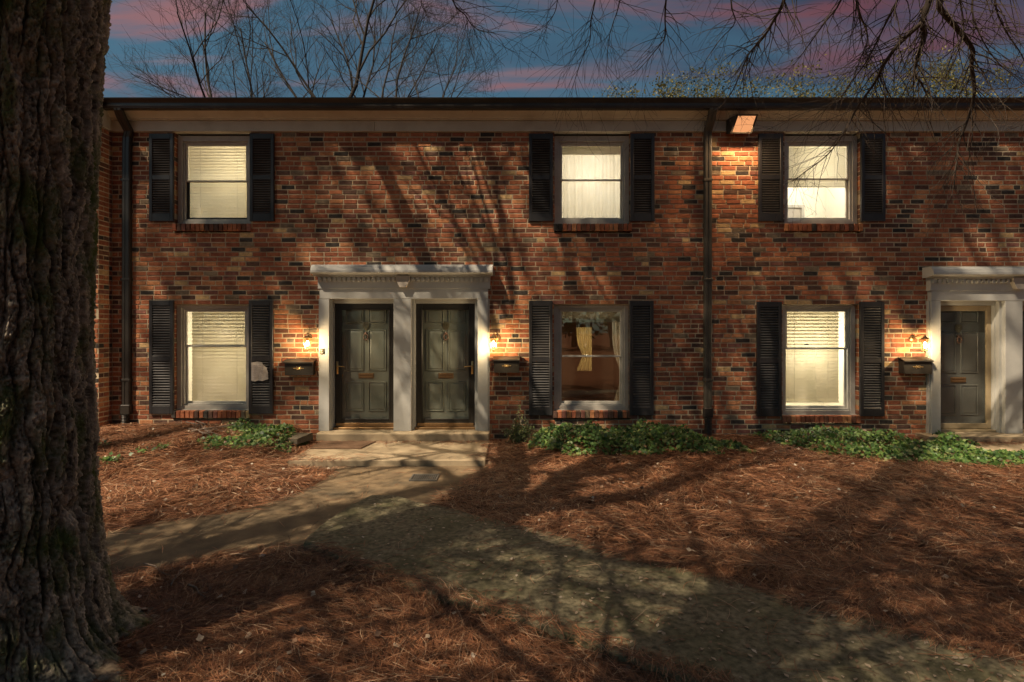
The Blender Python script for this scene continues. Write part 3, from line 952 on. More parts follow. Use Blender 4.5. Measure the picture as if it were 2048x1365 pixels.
# ------------------------------------------------------------------ neighbouring house at the left, set forward
nb = empty('adjoining_townhouse', (WALL_L, -.29, 0), 'adjoining brick townhouse corner standing forward at the left, mostly behind the big trunk', 'townhouse')
NBO = Vector((WALL_L, -.29, 0))
loc = lambda mb: [setattr(mb, 'v', [(x - NBO.x, y - NBO.y, z) for x, y, z in mb.v]), mb][1]
m = MB(); m.box(-12, WALL_L - .001, -.289, 6, WALL_B, ZTOP)
loc(m).build('wall', M['mortar'], nb)
nfield = MB(); nsing = 0
srnd = random.Random(9)
for c in range(NCOURSE):
    zc = ZTOP - (c + .5) * PITCH
    segs = [(.004, .216)] if c % 2 else [(.004, .102), (.113, .216)]
    segs.append((.227, .285))
    for a, b in segs:
        vv, ff = hb(b - a, PITCH - .0150, srnd, .06)
        k = srnd.choices(range(len(PAL)), BW)[0]
        # plane x = WALL_L facing +x; run along +y from the front corner
        if b - a > .09 and zc > .25:
            MB().add([(-y, x, z) for x, y, z in vv], ff).build('brick', BRICKS[k], nb, loc=(0, (a + b) / 2, zc), fixn=False)
        else:
            nfield.add([(-y + WALL_L, x - .29 + (a + b) / 2, z + zc) for x, y, z in vv], ff, k)
for x, z, l in courses(NCOURSE, ZTOP, PITCH, -12, WALL_L - .004, [], srnd):
    vv, ff = hb(l, PITCH - .0150, srnd, .06)
    k = srnd.choices(range(len(PAL)), BW)[0]
    nfield.add([(a + x, b - .29, c + z) for a, b, c in vv], ff, k)
tag(loc(nfield).build('brick_courses', BRICKS, nb, fixn=False), kind='stuff')
m = MB()
z1 = PZ(242, -.03)
m.box(-12, WALL_L + .03, -.322, -.2, ZTOP + .004, z1); m.box(WALL_L - .05, WALL_L + .028, -.20, -.034, ZTOP + .004, z1)
m.box(-12, WALL_L + .028, -.46, -.2, z1 + .002, z1 + .14); m.box(WALL_L - .05, WALL_L + .026, -.20, -.066, z1 + .002, z1 + .14)
loc(m).build('frieze_board', M['trim'], nb)
m = MB(); gz0, gz1 = PZ(215, -.30), PZ(195, -.33)
m.box(-12, WALL_L + .075, -.62, -.47, gz0, gz1 - .005, 0, .01); m.box(WALL_L - .02, WALL_L + .075, -.47, -.30, gz0 + .01, gz1 - .01)
loc(m).build('gutter', M['bronze'], nb)
m = MB(); m.add([(-12, -.60, gz1 - .02), (WALL_L + .03, -.60, gz1 - .02), (WALL_L + .03, 3.2, 6.0), (-12, 3.2, 6.0), (-12, 6.2, 5.3), (WALL_L + .03, 6.2, 5.3)], [(0, 1, 2, 3), (3, 2, 5, 4), (1, 5, 2)])
loc(m).build('roof', M['roof'], nb)

# ------------------------------------------------------------------ ground, paths
LAND = [(-2.96, -1.57), (-.36, -1.55), (-.36, -.30), (-2.96, -.30)]
g = lambda pts, z: [G(a, b, z) for a, b in pts]
PATHZ, SLABZ = -.035, .010
PATH = g([(150, 1078), (210, 1063), (300, 1045), (400, 1031), (480, 1020), (560, 1000), (620, 975), (662, 948), (690, 923), (985, 923), (962, 945), (920, 975), (880, 1000),
          (830, 1030), (740, 1050), (640, 1105), (600, 1112), (560, 1100), (450, 1117), (300, 1147), (210, 1162), (150, 1172)], PATHZ)
SLAB = g([(607, 1083), (640, 1050), (690, 1015), (745, 990), (790, 990), (830, 1003), (885, 1010), (965, 1033), (1055, 1054), (1138, 1073), (1280, 1113), (1430, 1152), (1610, 1200),
          (1810, 1254), (2048, 1320), (2300, 1390), (2500, 1560), (1900, 1560), (1420, 1368), (1250, 1310), (1090, 1250), (990, 1215), (920, 1205), (830, 1172), (762, 1140), (650, 1101)], SLABZ)
LAND2 = [(5.55, -1.35), (9.6, -1.35), (9.6, -.30), (5.75, -.30)]


def gz_raw(X, Y):
    s = np.clip((Y + 2.4) / 2.2, 0, 1); s = s * s * (3 - 2 * s)
    left = np.clip((-2.95 - X) / .5, 0, 1); right = np.clip((X + .4) / .8, 0, 1)
    wallz = .22 * left + (.10 - .012 * np.clip(X, 0, 6)) * right
    near = -.060 + .0 * X
    z = near + (wallz + .060) * s * np.clip(left + right, 0, 1)
    z = z + (vnoise(X * 1.3, Y * 1.3, X * 0, 1) - .5) * .07 + (vnoise(X * 4, Y * 4, X * 0, 2) - .5) * .030
    return z


def gz(X, Y):
    X = np.asarray(X, float); Y = np.asarray(Y, float)
    z = gz_raw(X, Y)
    for poly, top in ((PATH, PATHZ), (SLAB, SLABZ), (LAND, .04), (LAND2, .02)):
        ins = inpoly(poly, X, Y); d = polydist(poly, X, Y)
        z = np.where(ins, np.minimum(z, top - .035), z)
        e = np.clip(d / .16, 0, 1)
        z = np.where(~ins & (d < .16), z * e + (1 - e) * np.minimum(z, top + .012), z)
    return z


def nonuni(lo, hi, step, far):
    core = list(np.arange(lo, hi + 1e-6, step))
    a, s = lo, step
    pre = []
    while a > -far: s *= 1.45; a -= s; pre.append(a)
    b, s = hi, step; post = []
    while b < far: s *= 1.45; b += s; post.append(b)
    return np.array(pre[::-1] + core + post)


gx, gy = nonuni(-9.5, 10, .06, 160), nonuni(-8, .2, .06, 160)
XX, YY = np.meshgrid(gx, gy)
ZZ = gz(XX, YY)
ZZ = np.where(YY > .1, -.1, ZZ)
nx, ny = len(gx), len(gy)
idx = np.arange(nx * ny).reshape(ny, nx)
Q = np.stack([idx[:-1, :-1], idx[:-1, 1:], idx[1:, 1:], idx[1:, :-1]], -1).reshape(-1, 4)
tag(link('ground', arr_mesh('ground', np.stack([XX, YY, ZZ], -1).reshape(-1, 3), Q, M['ground'], smooth=True)), kind='structure')


def slab_obj(name, poly, top, thick, m, jit=.012, step=.09, bev=.012, wave=.0):
    pr = random.Random(len(poly)); pts = []
    for i in range(len(poly)):
        a, b = Vector(poly[i]).to_2d(), Vector(poly[(i + 1) % len(poly)]).to_2d()
        n = max(1, int((b - a).length / step))
        for k in range(n):
            p = a.lerp(b, k / n); pts.append((p.x + pr.uniform(-jit, jit), p.y + pr.uniform(-jit, jit)))
    n = len(pts)
    cx = sum(p[0] for p in pts) / n; cy = sum(p[1] for p in pts) / n
    mb = MB()
    def off(d):
        o = []
        for i in range(n):
            a, b = pts[i - 1], pts[(i + 1) % n]
            t = Vector((b[0] - a[0], b[1] - a[1])); t = t.normalized() if t.length else Vector((1, 0))
            o.append((pts[i][0] - SGN * t.y * d * -1 * -1, pts[i][1] + SGN * t.x * d))
        return o
    area = sum(pts[i - 1][0] * pts[i][1] - pts[i][0] * pts[i - 1][1] for i in range(n))
    SGN = 1 if area > 0 else -1
    inn = off(bev)
    mb.v = [(x, y, top) for x, y in inn] + [(x, y, top - bev * .8) for x, y in pts] + [(x, y, top - thick) for x, y in pts]
    mb.f.append(tuple(range(n)))
    for k in (0, n):
        for i in range(n):
            j = (i + 1) % n; mb.f.append((k + i, k + j, k + n + j, k + n + i))
    mb.m = [0] * len(mb.f)
    return tag(mb.build(name, m), kind='structure')


slab_obj('path', PATH, PATHZ, .12, M['path'], .02)
slab_obj('walkway', SLAB, SLABZ, .12, M['slab'], .010)
slab_obj('landing_pavement', LAND, .04, .14, M['concrete'], .004, .2)
slab_obj('side_landing_pavement', LAND2, .02, .14, M['concrete'], .004, .2)
st = MB().box(PX(632, -.3), PX(978, -.3), -.30, .28, .02, STEP, 0, .012)
st.build('door_step', M['concrete'], house)
st = MB().box(PX(1858, -.3), 9.6, -.30, .28, -.02, STEP - .04, 0, .012)
st.build('door_step', M['concrete'], house)

# ------------------------------------------------------------------ pine straw
def frustum_pts(n, dmin, dmax, pw, margin=1.06):
    u = nrg.random(n)
    d = (dmin ** pw + u * (dmax ** pw - dmin ** pw)) ** (1 / pw)
    x = (nrg.random(n) * 2 - 1) * d * (1024 / F) * margin
    return x, d - CAM_D


def needles(n, dmin, dmax, pw, wscale, segs):
    X, Y = frustum_pts(n, dmin, dmax, pw)
    keep = Y < -.04
    keep &= ~((X < -2.2) & (np.hypot(X + 2.84, Y + 5.9) < .5))
    cover = np.zeros(n, bool)
    for poly, edge in ((PATH, .07), (SLAB, .055), (LAND, .10), (LAND2, .1)):
        ins = inpoly(poly, X, Y); d = polydist(poly, X, Y)
        clump = vnoise(X * 2.2, Y * 2.2, X * 0, 31)
        p = np.exp(-d / (edge * (0.25 + 1.3 * clump)))
        p = np.where(p < .06, .010, p)
        keep &= ~(ins & (nrg.random(n) > p * .8))
        cover |= ins
    dens = vnoise(X * .9 + 4, Y * .9, X * 0, 33)
    keep &= (nrg.random(n) < .45 + .8 * dens)
    X, Y, cover = X[keep], Y[keep], cover[keep]
    n = len(X)
    ang = vnoise(X * .55, Y * .55, X * 0, 7) * 9.0 + (vnoise(X * 2.0, Y * 2.0, X * 0, 8) - .5) * 3 + nrg.normal(0, .75, n)
    L = nrg.uniform(.12, .24, n)
    z0 = gz(X, Y)
    top = np.full(n, -9.)
    for poly, t in ((PATH, PATHZ), (SLAB, SLABZ), (LAND, .04), (LAND2, .02)):
        top = np.maximum(top, np.where(inpoly(poly, X, Y), t + .003, -9))
    z0 = np.maximum(z0, top)
    lift = np.where(cover, nrg.random(n) * .012, nrg.random(n) ** 1.6 * .055)
    tilt = np.where(cover, 0, nrg.normal(0, .16, n))
    bend = nrg.normal(0, .35, n)
    w = wscale * nrg.uniform(.8, 1.3, n)
    ts = np.linspace(-.5, .5, segs + 1)
    V = np.zeros((n, 2 * len(ts), 3))
    dirx, diry = np.cos(ang), np.sin(ang)
    for k, t in enumerate(ts):
        a = ang + bend * t
        px = X + dirx * L * t - diry * L * bend * (t * t - .08) * 1.0
        py = Y + diry * L * t + dirx * L * bend * (t * t - .08) * 1.0
        pz = z0 + lift + tilt * L * t - np.abs(t) ** 2 * .03
        pz = np.maximum(pz, np.maximum(gz_fast(px, py), z0 - .02) + .001)
        ww = w * (1 - .55 * abs(t) * 1.6)
        wx, wy = -np.sin(a) * ww, np.cos(a) * ww
        roll = nrg.uniform(-.6, .6, n) if k == 0 else roll
        V[:, 2 * k, :] = np.stack([px - wx, py - wy, pz - ww * roll], -1)
        V[:, 2 * k + 1, :] = np.stack([px + wx, py + wy, pz + ww * roll], -1)
    base = (np.arange(n) * 2 * len(ts))[:, None]
    Q = np.concatenate([base + np.array([[2 * q, 2 * q + 2, 2 * q + 3, 2 * q + 1]]) for q in range(segs)], 0)
    pal = np.array([[.36, .160, .076], [.27, .110, .052], [.15, .062, .034], [.46, .24, .125], [.58, .40, .25], [.075, .038, .024]])
    pr = np.array([.26, .25, .19, .13, .07, .10])
    c = pal[nrg.choice(6, n, p=pr)] * nrg.uniform(.62, .98, (n, 1)) * (.75 + .5 * vnoise(X * .8, Y * .8, X * 0, 12))[:, None]
    C = np.ones((n, 2 * len(ts), 4)); C[:, :, :3] = c[:, None, :]
    return V.reshape(-1, 3), Q, C.reshape(-1, 4)


def gz_fast(X, Y):
    fx = np.clip(np.searchsorted(gx, X) - 1, 0, nx - 2); fy = np.clip(np.searchsorted(gy, Y) - 1, 0, ny - 2)
    tx = np.clip((X - gx[fx]) / (gx[fx + 1] - gx[fx]), 0, 1); ty = np.clip((Y - gy[fy]) / (gy[fy + 1] - gy[fy]), 0, 1)
    return (ZZ[fy, fx] * (1 - tx) * (1 - ty) + ZZ[fy, fx + 1] * tx * (1 - ty) + ZZ[fy + 1, fx] * (1 - tx) * ty + ZZ[fy + 1, fx + 1] * tx * ty)


sets = [needles(140000, 2.2, 4.6, 1.4, .0015, 3), needles(200000, 4.2, 9.0, 1.5, .0024, 2)]
off = 0; Vs, Qs, Cs = [], [], []
for V, Q, C in sets:
    Vs.append(V); Qs.append(Q + off); Cs.append(C); off += len(V)
tag(link('pine_straw', arr_mesh('pine_straw', np.concatenate(Vs), np.concatenate(Qs), M['needle'], np.concatenate(Cs))),
    'fallen orange-brown pine needles covering the beds round the concrete path', 'pine straw', kind='stuff')


# dry leaf and bark flakes lying on the walkway
fx_, fy_ = frustum_pts(9000, 2.4, 6.5, 1.3)
ins_ = inpoly(SLAB, fx_, fy_) & (polydist(SLAB, fx_, fy_) > .03) & (vnoise(fx_ * 1.7, fy_ * 1.7, fx_ * 0, 51) > nrg.random(9000) * .9 + .1)
DEBRIS = np.stack([fx_[ins_], fy_[ins_], np.full(ins_.sum(), SLABZ + .006)], -1)
lx_, ly_ = frustum_pts(1500, 2.3, 8.6, 1.6)
out_ = ~inpoly(SLAB, lx_, ly_) & ~inpoly(PATH, lx_, ly_) & ~inpoly(LAND, lx_, ly_) & (np.hypot(lx_ + 2.84, ly_ + 5.9) > .6) & (ly_ < -.1)
STRAWBITS = np.stack([lx_[out_], ly_[out_], gz_fast(lx_[out_], ly_[out_]) + .05], -1)

# ------------------------------------------------------------------ leaves
LEAF = np.array([(0, 0, 0), (.30, .16, .05), (.55, .42, .03), (.25, .62, .02), (0, 1, -.06), (-.25, .62, .02), (-.55, .42, .03), (-.30, .16, .05)]) * np.array([.85, 1, 1])
LEAFQ = np.array([[0, 1, 2, 3], [0, 3, 4, 5], [0, 5, 6, 7]])
KITE = np.array([(0, 0, 0), (.28, .45, .05), (0, 1, -.03), (-.28, .45, .05)])
KITEQ = np.array([[0, 1, 2, 3]])


def leaves(P, size, nrm, spread, pal, prob, name, m, shape=LEAF, quads=LEAFQ, parent=None, seed=1):
    r = np.random.default_rng(seed)
    n = len(P)
    N = nrm + r.normal(0, spread, (n, 3)); N /= np.linalg.norm(N, axis=1)[:, None]
    t = r.normal(0, 1, (n, 3)); t -= (t * N).sum(1)[:, None] * N; t /= np.linalg.norm(t, axis=1)[:, None]
    b = np.cross(N, t)
    s = size * r.uniform(.42, 1.35, n)[:, None]
    V = P[:, None, :] + s[:, None] * (shape[None, :, 0:1] * t[:, None, :] + shape[None, :, 1:2] * b[:, None, :] + shape[None, :, 2:3] * N[:, None, :])
    k = len(shape)
    Q = ((np.arange(n) * k)[:, None, None] + quads[None]).reshape(-1, quads.shape[1])
    c = np.array(pal)[r.choice(len(pal), n, p=prob)] * r.uniform(.75, 1.25, (n, 1))
    C = np.ones((n, k, 4)); C[:, :, :3] = c[:, None, :]
    return link(name, arr_mesh(name, V.reshape(-1, 3), Q, m, C.reshape(-1, 4)), parent)


IVY = [(.055, .120, .028), (.085, .165, .038), (.135, .220, .052), (.026, .064, .020), (.22, .28, .085), (.16, .09, .045)]
IVYP = [.33, .27, .18, .13, .06, .03]


def ivy_patch(poly, n, hmax, label, seed, hfun=None):
    r = np.random.default_rng(seed)
    xs = [p[0] for p in poly]; ys = [p[1] for p in poly]
    X = r.uniform(min(xs) - .1, max(xs) + .1, n * 3); Y = r.uniform(min(ys) - .1, max(ys) + .1, n * 3)
    ins = inpoly(poly, X, Y); d = polydist(poly, X, Y)
    sd = np.where(ins, d, -d)
    clump = vnoise(X * 5, Y * 5, X * 0, seed)
    k = (sd > -.12 + .25 * (1 - clump) - .02) & (Y < -.015)
    X, Y, sd, clump = X[k][:n], Y[k][:n], sd[k][:n], clump[k][:n]
    mound = hmax * np.clip(sd / .4 + .15, .1, 1) * (.35 + .9 * clump)
    if hfun is not None: mound = mound * hfun(X, Y)
    Z = gz_fast(X, Y) + .02 + mound * (1 - r.random(len(X)) ** 2.2 * .85)
    P = np.stack([X, Y, Z], -1)
    return tag(leaves(P, .055, np.array([0, -.45, .9]), .5, IVY, IVYP, 'ivy', M['leaf'], seed=seed), label, 'ivy', kind='stuff')


ivy_patch([(.30, -.9), (.55, -1.15), (1.4, -1.22), (2.3, -1.15), (3.35, -1.0), (3.45, -.75), (2.9, -.5), (2.75, -.1), (.55, -.05), (.35, -.45)], 6500, .27,
          'dense green ivy bed under the dark lower window, left of the brown downspout', 21, lambda X, Y: np.where(X > 2.9, .45, 1.0))
ivy_patch([(3.85, -.05), (5.4, -.05), (5.75, -.45), (6.1, -.60), (6.6, -.15), (6.9, -.5), (6.8, -1.0), (7.3, -1.35), (7.4, -1.75), (6.4, -1.75), (5.4, -1.55), (4.5, -1.2), (4.05, -.7)], 7000, .22,
          'sprawling green ivy bed below the bright slatted window beside the right-hand door', 22, lambda X, Y: np.where(Y < -.9, .55, 1.0))
ivy_patch([(-4.55, -.10), (-3.5, -.08), (-3.20, -.35), (-3.22, -.95), (-3.55, -1.15), (-4.2, -1.15), (-4.4, -.95), (-3.9, -.75), (-4.3, -.4)], 1900, .13,
          'loose ivy patch left of the paired doors, with a sprig climbing the wall', 23)
ivy_patch([(-4.33, -.08), (-4.12, -.08), (-4.14, -.17), (-4.30, -.17)], 130, .50, 'small ivy sprig climbing the brick at the corner of the lower left window', 24)
ivy_patch([(6.62, -.06), (6.72, -.06), (7.0, -.45), (7.05, -.62), (6.75, -.6)], 420, .34, 'ivy tuft climbing beside the white pilaster of the right-hand door', 25)


tag(leaves(DEBRIS, .035, np.array([0, 0, 1.0]), .12, [(.34, .27, .19), (.24, .15, .09), (.12, .075, .045), (.42, .36, .28)], [.35, .3, .25, .1], 'leaf_litter', M['needle'], KITE, KITEQ, seed=52),
    'dry leaf and bark flakes scattered over the mossy walkway', 'leaf litter', kind='stuff')
tag(leaves(STRAWBITS, .042, np.array([0, -.1, 1.0]), .35, [(.40, .31, .22), (.22, .13, .08), (.14, .085, .05), (.50, .44, .35)], [.3, .35, .25, .1], 'leaf_litter', M['needle'], LEAF, LEAFQ, seed=53),
    'dry brown leaves and pale bits scattered over the pine straw', 'leaf litter', kind='stuff')


def sprig(px, py, size, n, label, seed):
    x, y = G(px, py, -.02)
    root = empty('ivy_sprig', (x, y, float(gz_fast(np.array([x]), np.array([y]))[0])), label, 'ivy sprig', 'small green sprigs in the pine straw')
    r = np.random.default_rng(seed)
    P = np.stack([r.normal(0, size, n), r.normal(0, size * .7, n), .03 + np.abs(r.normal(0, size * .35, n))], -1)
    tag(leaves(P, .05, np.array([0, -.4, .9]), .5, IVY, IVYP, 'foliage', M['leaf'], parent=root, seed=seed), kind='stuff')
    st = MB()
    for p in P[::3]: st.tube([(p[0] * .2, p[1] * .2, -.02), (p[0] * .7, p[1] * .7, p[2] * .8), tuple(p)], .002, 4)
    st.build('stem', M['stick'], root)


sprig(222, 934, .09, 60, 'largest low green sprig beside the trunk, in the pine straw', 41)
sprig(208, 914, .06, 24, 'small green sprig half hidden behind the trunk edge', 42)
sprig(286, 922, .05, 16, 'tiny green sprig alone in straw right of the largest sprig', 43)
sprig(322, 918, .09, 34, 'wide low green sprig nearest the stick pile', 44)

# shrub by the right door post
sx, sy = .13, -.42
shr = empty('shrub', (sx, sy, float(gz_fast(np.array([sx]), np.array([sy]))[0])), 'small bushy shrub with tiny pale green leaves right of the paired doors', 'shrub')
r = np.random.default_rng(8)
st = MB(); LP = []
for k in range(70):
    a, e = r.uniform(0, 6.28), r.uniform(.25, 1.5)
    l = r.uniform(.22, .36) * (1.0 if k else 1.7)
    if k < 3: e, l = 1.45, .75 - .1 * k
    d = Vector((math.cos(a) * math.cos(e), math.sin(a) * math.cos(e) * .8, math.sin(e)))
    p1 = d * l * .5 + Vector((0, 0, .02)); p2 = d * l
    st.tube([(0, 0, 0), p1, p2], [.005, .003, .0015], 4)
    for q in range(26 if k > 2 else 34):
        t = r.uniform(.35, 1.02)
        LP.append(np.array(d * l * t) + r.normal(0, .028 if k > 2 else .02, 3))
st.build('stem', M['stick'], shr)
tag(leaves(np.array(LP), .032, np.array([0, -.3, .8]), .7, [(.07, .10, .035), (.12, .16, .055), (.045, .07, .03), (.20, .23, .09)], [.35, .3, .2, .15], 'foliage', M['leaf'], KITE, KITEQ, shr, 9), kind='stuff')

# ------------------------------------------------------------------ wall lanterns, mailboxes, floodlight
BULB = emis('lit_bulb', (1.0, .80, .48), 60)


def lantern(px, py, label, mirror=1):
    """six-sided brass carriage lantern on a round wall plate"""
    y = -.21
    root = empty('wall_lantern', (PX(px, y), 0, PZ(py, y)), label, 'wall lantern', 'lit brass lanterns beside the doors')
    ys = y
    MB().lathe((-.055 * mirror, 0, .085), [(.050, -.018), (.056, -.012), (.056, -.002)], 16, 'y').build('backplate', M['oldbrass'], root, True)
    MB().tube([(-.055 * mirror, -.015, .085), (-.045 * mirror, -.06, .115), (-.02 * mirror, -.15, .15), (0, ys, .145), (0, ys, .125)], .007, 8).build('arm', M['oldbrass'], root, True)
    n = 6; cg = MB()
    rt, rb_, zt, zb = .062, .042, .075, -.095
    for k in range(n):
        a = 2 * math.pi * (k + .5) / n
        cg.tube([(rb_ * math.cos(a), ys + rb_ * math.sin(a), zb), (rt * math.cos(a), ys + rt * math.sin(a), zt)], .0035, 5)
    cg.lathe((0, ys, 0), [(rb_ - .01, zb - .012), (rb_ + .004, zb - .008), (rb_ + .004, zb)], 6)
    cg.build('cage', M['oldbrass'], root)
    MB().lathe((0, ys, 0), [(rt + .010, zt), (rt + .012, zt + .006), (.030, zt + .035), (.012, zt + .055), (.010, zt + .07), (.004, zt + .085)], 6).build('cap', M['oldbrass'], root)
    MB().lathe((0, ys, 0), [(.004, zb - .045), (.010, zb - .032), (.006, zb - .02), (.018, zb - .012)], 8).build('finial', M['oldbrass'], root)
    for k in range(n):
        a0, a1 = 2 * math.pi * (k + .5) / n, 2 * math.pi * (k + 1.5) / n
        q = [((rb_ - .002) * math.cos(a), ys + (rb_ - .002) * math.sin(a), zb + .002) for a in (a0, a1)] + [((rt - .002) * math.cos(a), ys + (rt - .002) * math.sin(a), zt - .002) for a in (a1, a0)]
        MB().add(q, [(0, 1, 2, 3)]).build('pane', M['lantern_glass'], root, fixn=False)
    MB().lathe((0, ys, 0), [(.008, -.05), (.016, -.032), (.020, -.012), (.016, .012), (.008, .027), (.003, .036)], 12).build('bulb', BULB, root, True)
    d = bpy.data.lights.new('lantern_light', 'POINT'); d.energy = 27; d.color = (1.0, .74, .44); d.shadow_soft_size = .035
    o = bpy.data.objects.new('lantern_light', d); COL.objects.link(o); o.parent = root; o.location = (0, ys - .05, -.035)
    return root


lantern(615, 686, 'lit brass lantern on the brick left of the paired doors')
lantern(987, 687, 'lit brass lantern on the brick right of the paired doors', -1)
lantern(1850, 689, 'lit brass lantern left of the right-hand door, above its mailbox')

mbx = empty('mailbox', (PX(599, -.1), 0, PZ(735, -.1)), 'black wall mailbox with gold emblem beside the torn notice shutter', 'mailbox', 'black mailboxes on the brick wall')
W2, H2, D2 = .22, .125, .135
bd = MB()
bd.extrude_xz([(-W2, -H2 + .01), (-W2 + .01, -H2), (W2 - .01, -H2), (W2, -H2 + .01), (W2, H2 - .05), (-W2, H2 - .05)], -D2, -.004)
bd.box(-W2, W2, -.05, -.004, H2 - .05, H2 - .005)
bd.tube([(-W2 * .7, -.05, -H2 - .02), (-W2 * .7, -.075, -H2 - .035), (W2 * .7, -.075, -H2 - .035), (W2 * .7, -.05, -H2 - .02)], .004, 6)
bd.build('body', M['mailbox'], mbx)
MB().prism([(-.004, H2 + .004), (-.03, H2 + .008), (-D2 - .022, H2 - .038), (-D2 - .024, H2 - .058), (-D2 - .018, H2 - .058), (-D2 - .014, H2 - .045), (-.004, H2 - .012)], -W2 - .012, W2 + .012).build('lid', M['mailbox'], mbx)
em = MB(); ye = -D2 - .004
em.tube([(.022 * math.cos(t), ye, .015 * math.sin(t) - .015) for t in np.linspace(0, 6.283, 15)], .004, 6, cap=False)
em.lathe((0, ye + .003, -.015), [(.003, -.008), (.008, -.004), (.009, 0)], 8, 'y')
for s in (-1, 1):
    em.extrude_xz([(s * .028, -.015), (s * .040, -.003), (s * .052, -.015), (s * .040, -.027)], ye - .003, ye + .003)
    em.extrude_xz([(s * .056, -.015), (s * .068, -.008), (s * .084, -.015), (s * .068, -.022)], ye - .003, ye + .003)
    for zz_ in (.006, -.036): em.lathe((s * .028, ye + .003, zz_), [(.003, -.007), (.006, -.003), (.006, 0)], 6, 'y')
em.build('emblem', M['gold'], mbx)
copy_tree(mbx, (PX(1013, -.1), 0, PZ(730, -.1)), 'black wall mailbox with gold emblem between the paired doors and dark window').scale = (.9, 1, 1)
copy_tree(mbx, (PX(1833, -.1), 0, PZ(732, -.1)), 'black wall mailbox with gold emblem beside the right-hand door')

fl = empty('floodlight', (PX(1481, -.15), -.05, PZ(249, -.15)), 'lit orange wall floodlight in a dark housing under the eaves', 'floodlight')
v = []
for (x0, x1, y, z0, z1) in ((-.10, .16, .0, -.10, .10), ):
    pass
hs = MB()
back = [(-.185, 0, -.12), (.10, 0, -.12), (.10, 0, .10), (-.185, 0, .10)]
front = [(-.165, -.10, -.145), (.175, -.10, -.145), (.215, -.24, .105), (-.115, -.24, .105)]
hs.add(back + front, [(3, 2, 1, 0), (0, 1, 5, 4), (1, 2, 6, 5), (2, 3, 7, 6), (3, 0, 4, 7)])
fv = [Vector(p) for p in front]
fc = sum(fv, Vector()) / 4
fn = (fv[1] - fv[0]).cross(fv[3] - fv[0]).normalized()
inn = [fc + (p - fc) * .84 - fn * -.002 for p in fv]
out_ = [p + fn * .012 for p in fv]; inn2 = [fc + (p - fc) * .84 + fn * .012 for p in fv]
hs.add(fv + out_ + inn2 + [fc + (p - fc) * .84 for p in fv], [(i, (i + 1) % 4, 4 + (i + 1) % 4, 4 + i) for i in range(4)] + [(4 + i, 4 + (i + 1) % 4, 8 + (i + 1) % 4, 8 + i) for i in range(4)] + [(8 + i, 8 + (i + 1) % 4, 12 + (i + 1) % 4, 12 + i) for i in range(4)])
hs.build('housing', M['bronze'], fl)
MB().add([fc + (p - fc) * .85 + fn * .004 for p in fv], [(0, 1, 2, 3)]).build('lens', emis('lit_flood_lens', (1.0, .42, .17), .62), fl, fixn=False)
MB().lathe((-.04, .03, .0), [(.05, -.03), (.06, -.02), (.06, .02)], 12, 'y').build('mount', M['bronze'], fl)
d = bpy.data.lights.new('flood_light', 'AREA'); d.shape = 'RECTANGLE'; d.size = .26; d.size_y = .2; d.energy = 48; d.color = (1.0, .62, .32)
o = bpy.data.objects.new('flood_light', d); COL.objects.link(o); o.parent = fl
o.location = fc + fn * .03
o.rotation_euler = (fn + Vector((0, .25, -.55))).to_track_quat('-Z', 'Y').to_euler()
FLOOD = o

# doorbell, torn notice, doormat, timber block
db = empty('doorbell', (PX(644, -.09), -.09, PZ(703, -.09)), 'small square doorbell on the left white door post', 'doorbell')
MB().box(-.03, .03, -.012, .002, -.042, .042, 0, .004).build('plate', M['plaque'], db)
MB().lathe((0, -.012, .01), [(.010, -.008), (.013, -.004), (.013, 0)], 10, 'y').build('button', M['winsash'], db)
MB().box(-.02, .02, -.016, -.012, -.032, -.016, 0, .001).build('name_card', M['paper'], db)

nt_ = empty('torn_notice', (PX(520, -.06), -.058, PZ(744, -.06)), 'torn grey paper notice stuck on the shutter left of a mailbox', 'notice')
pw, ph = .135, .155
outl = [(-pw, ph * .95), (-pw * .45, ph), (-pw * .4, ph * 1.05), (pw * .25, ph * .98), (pw * .45, ph * .62), (pw * .8, ph * .45), (pw * .95, ph * -.1), (pw * .98, -ph * .75), (pw * .3, -ph * .95), (-pw * .2, -ph * .88), (-pw * .55, -ph), (-pw, -ph * .9)]
pm = MB(); n = len(outl)
fr_ = [(x, -.006 + .006 * math.sin(x * 40 + z * 25), z) for x, z in outl]
pm.v = fr_ + [(x * .5, -.010 + .004 * math.sin(i * 2.1), z * .5) for i, (x, z) in enumerate(outl)] + [(0, -.007, 0)]
for i in range(n):
    j = (i + 1) % n
    pm.f += [(i, j, n + j, n + i), (n + i, n + j, 2 * n)]
bk = len(pm.v)
pm.v += [(x, y + .002, z) for x, y, z in fr_]
for i in range(n):
    j = (i + 1) % n; pm.f.append((i, bk + i, bk + j, j))
pm.m = [0] * len(pm.f)
pm.build('sheet', M['paper'], nt_)
tx = MB()
for k in range(8):
    z = .10 - k * .027
    x = -.10
    while x < .055 - (.03 if k < 2 else 0):
        l = rng.uniform(.012, .035); tx.box(x, x + l, -.0165, -.0150, z - .004, z + .004); x += l + .008
tag(tx.build('print', M['ink'], nt_), kind='stuff')

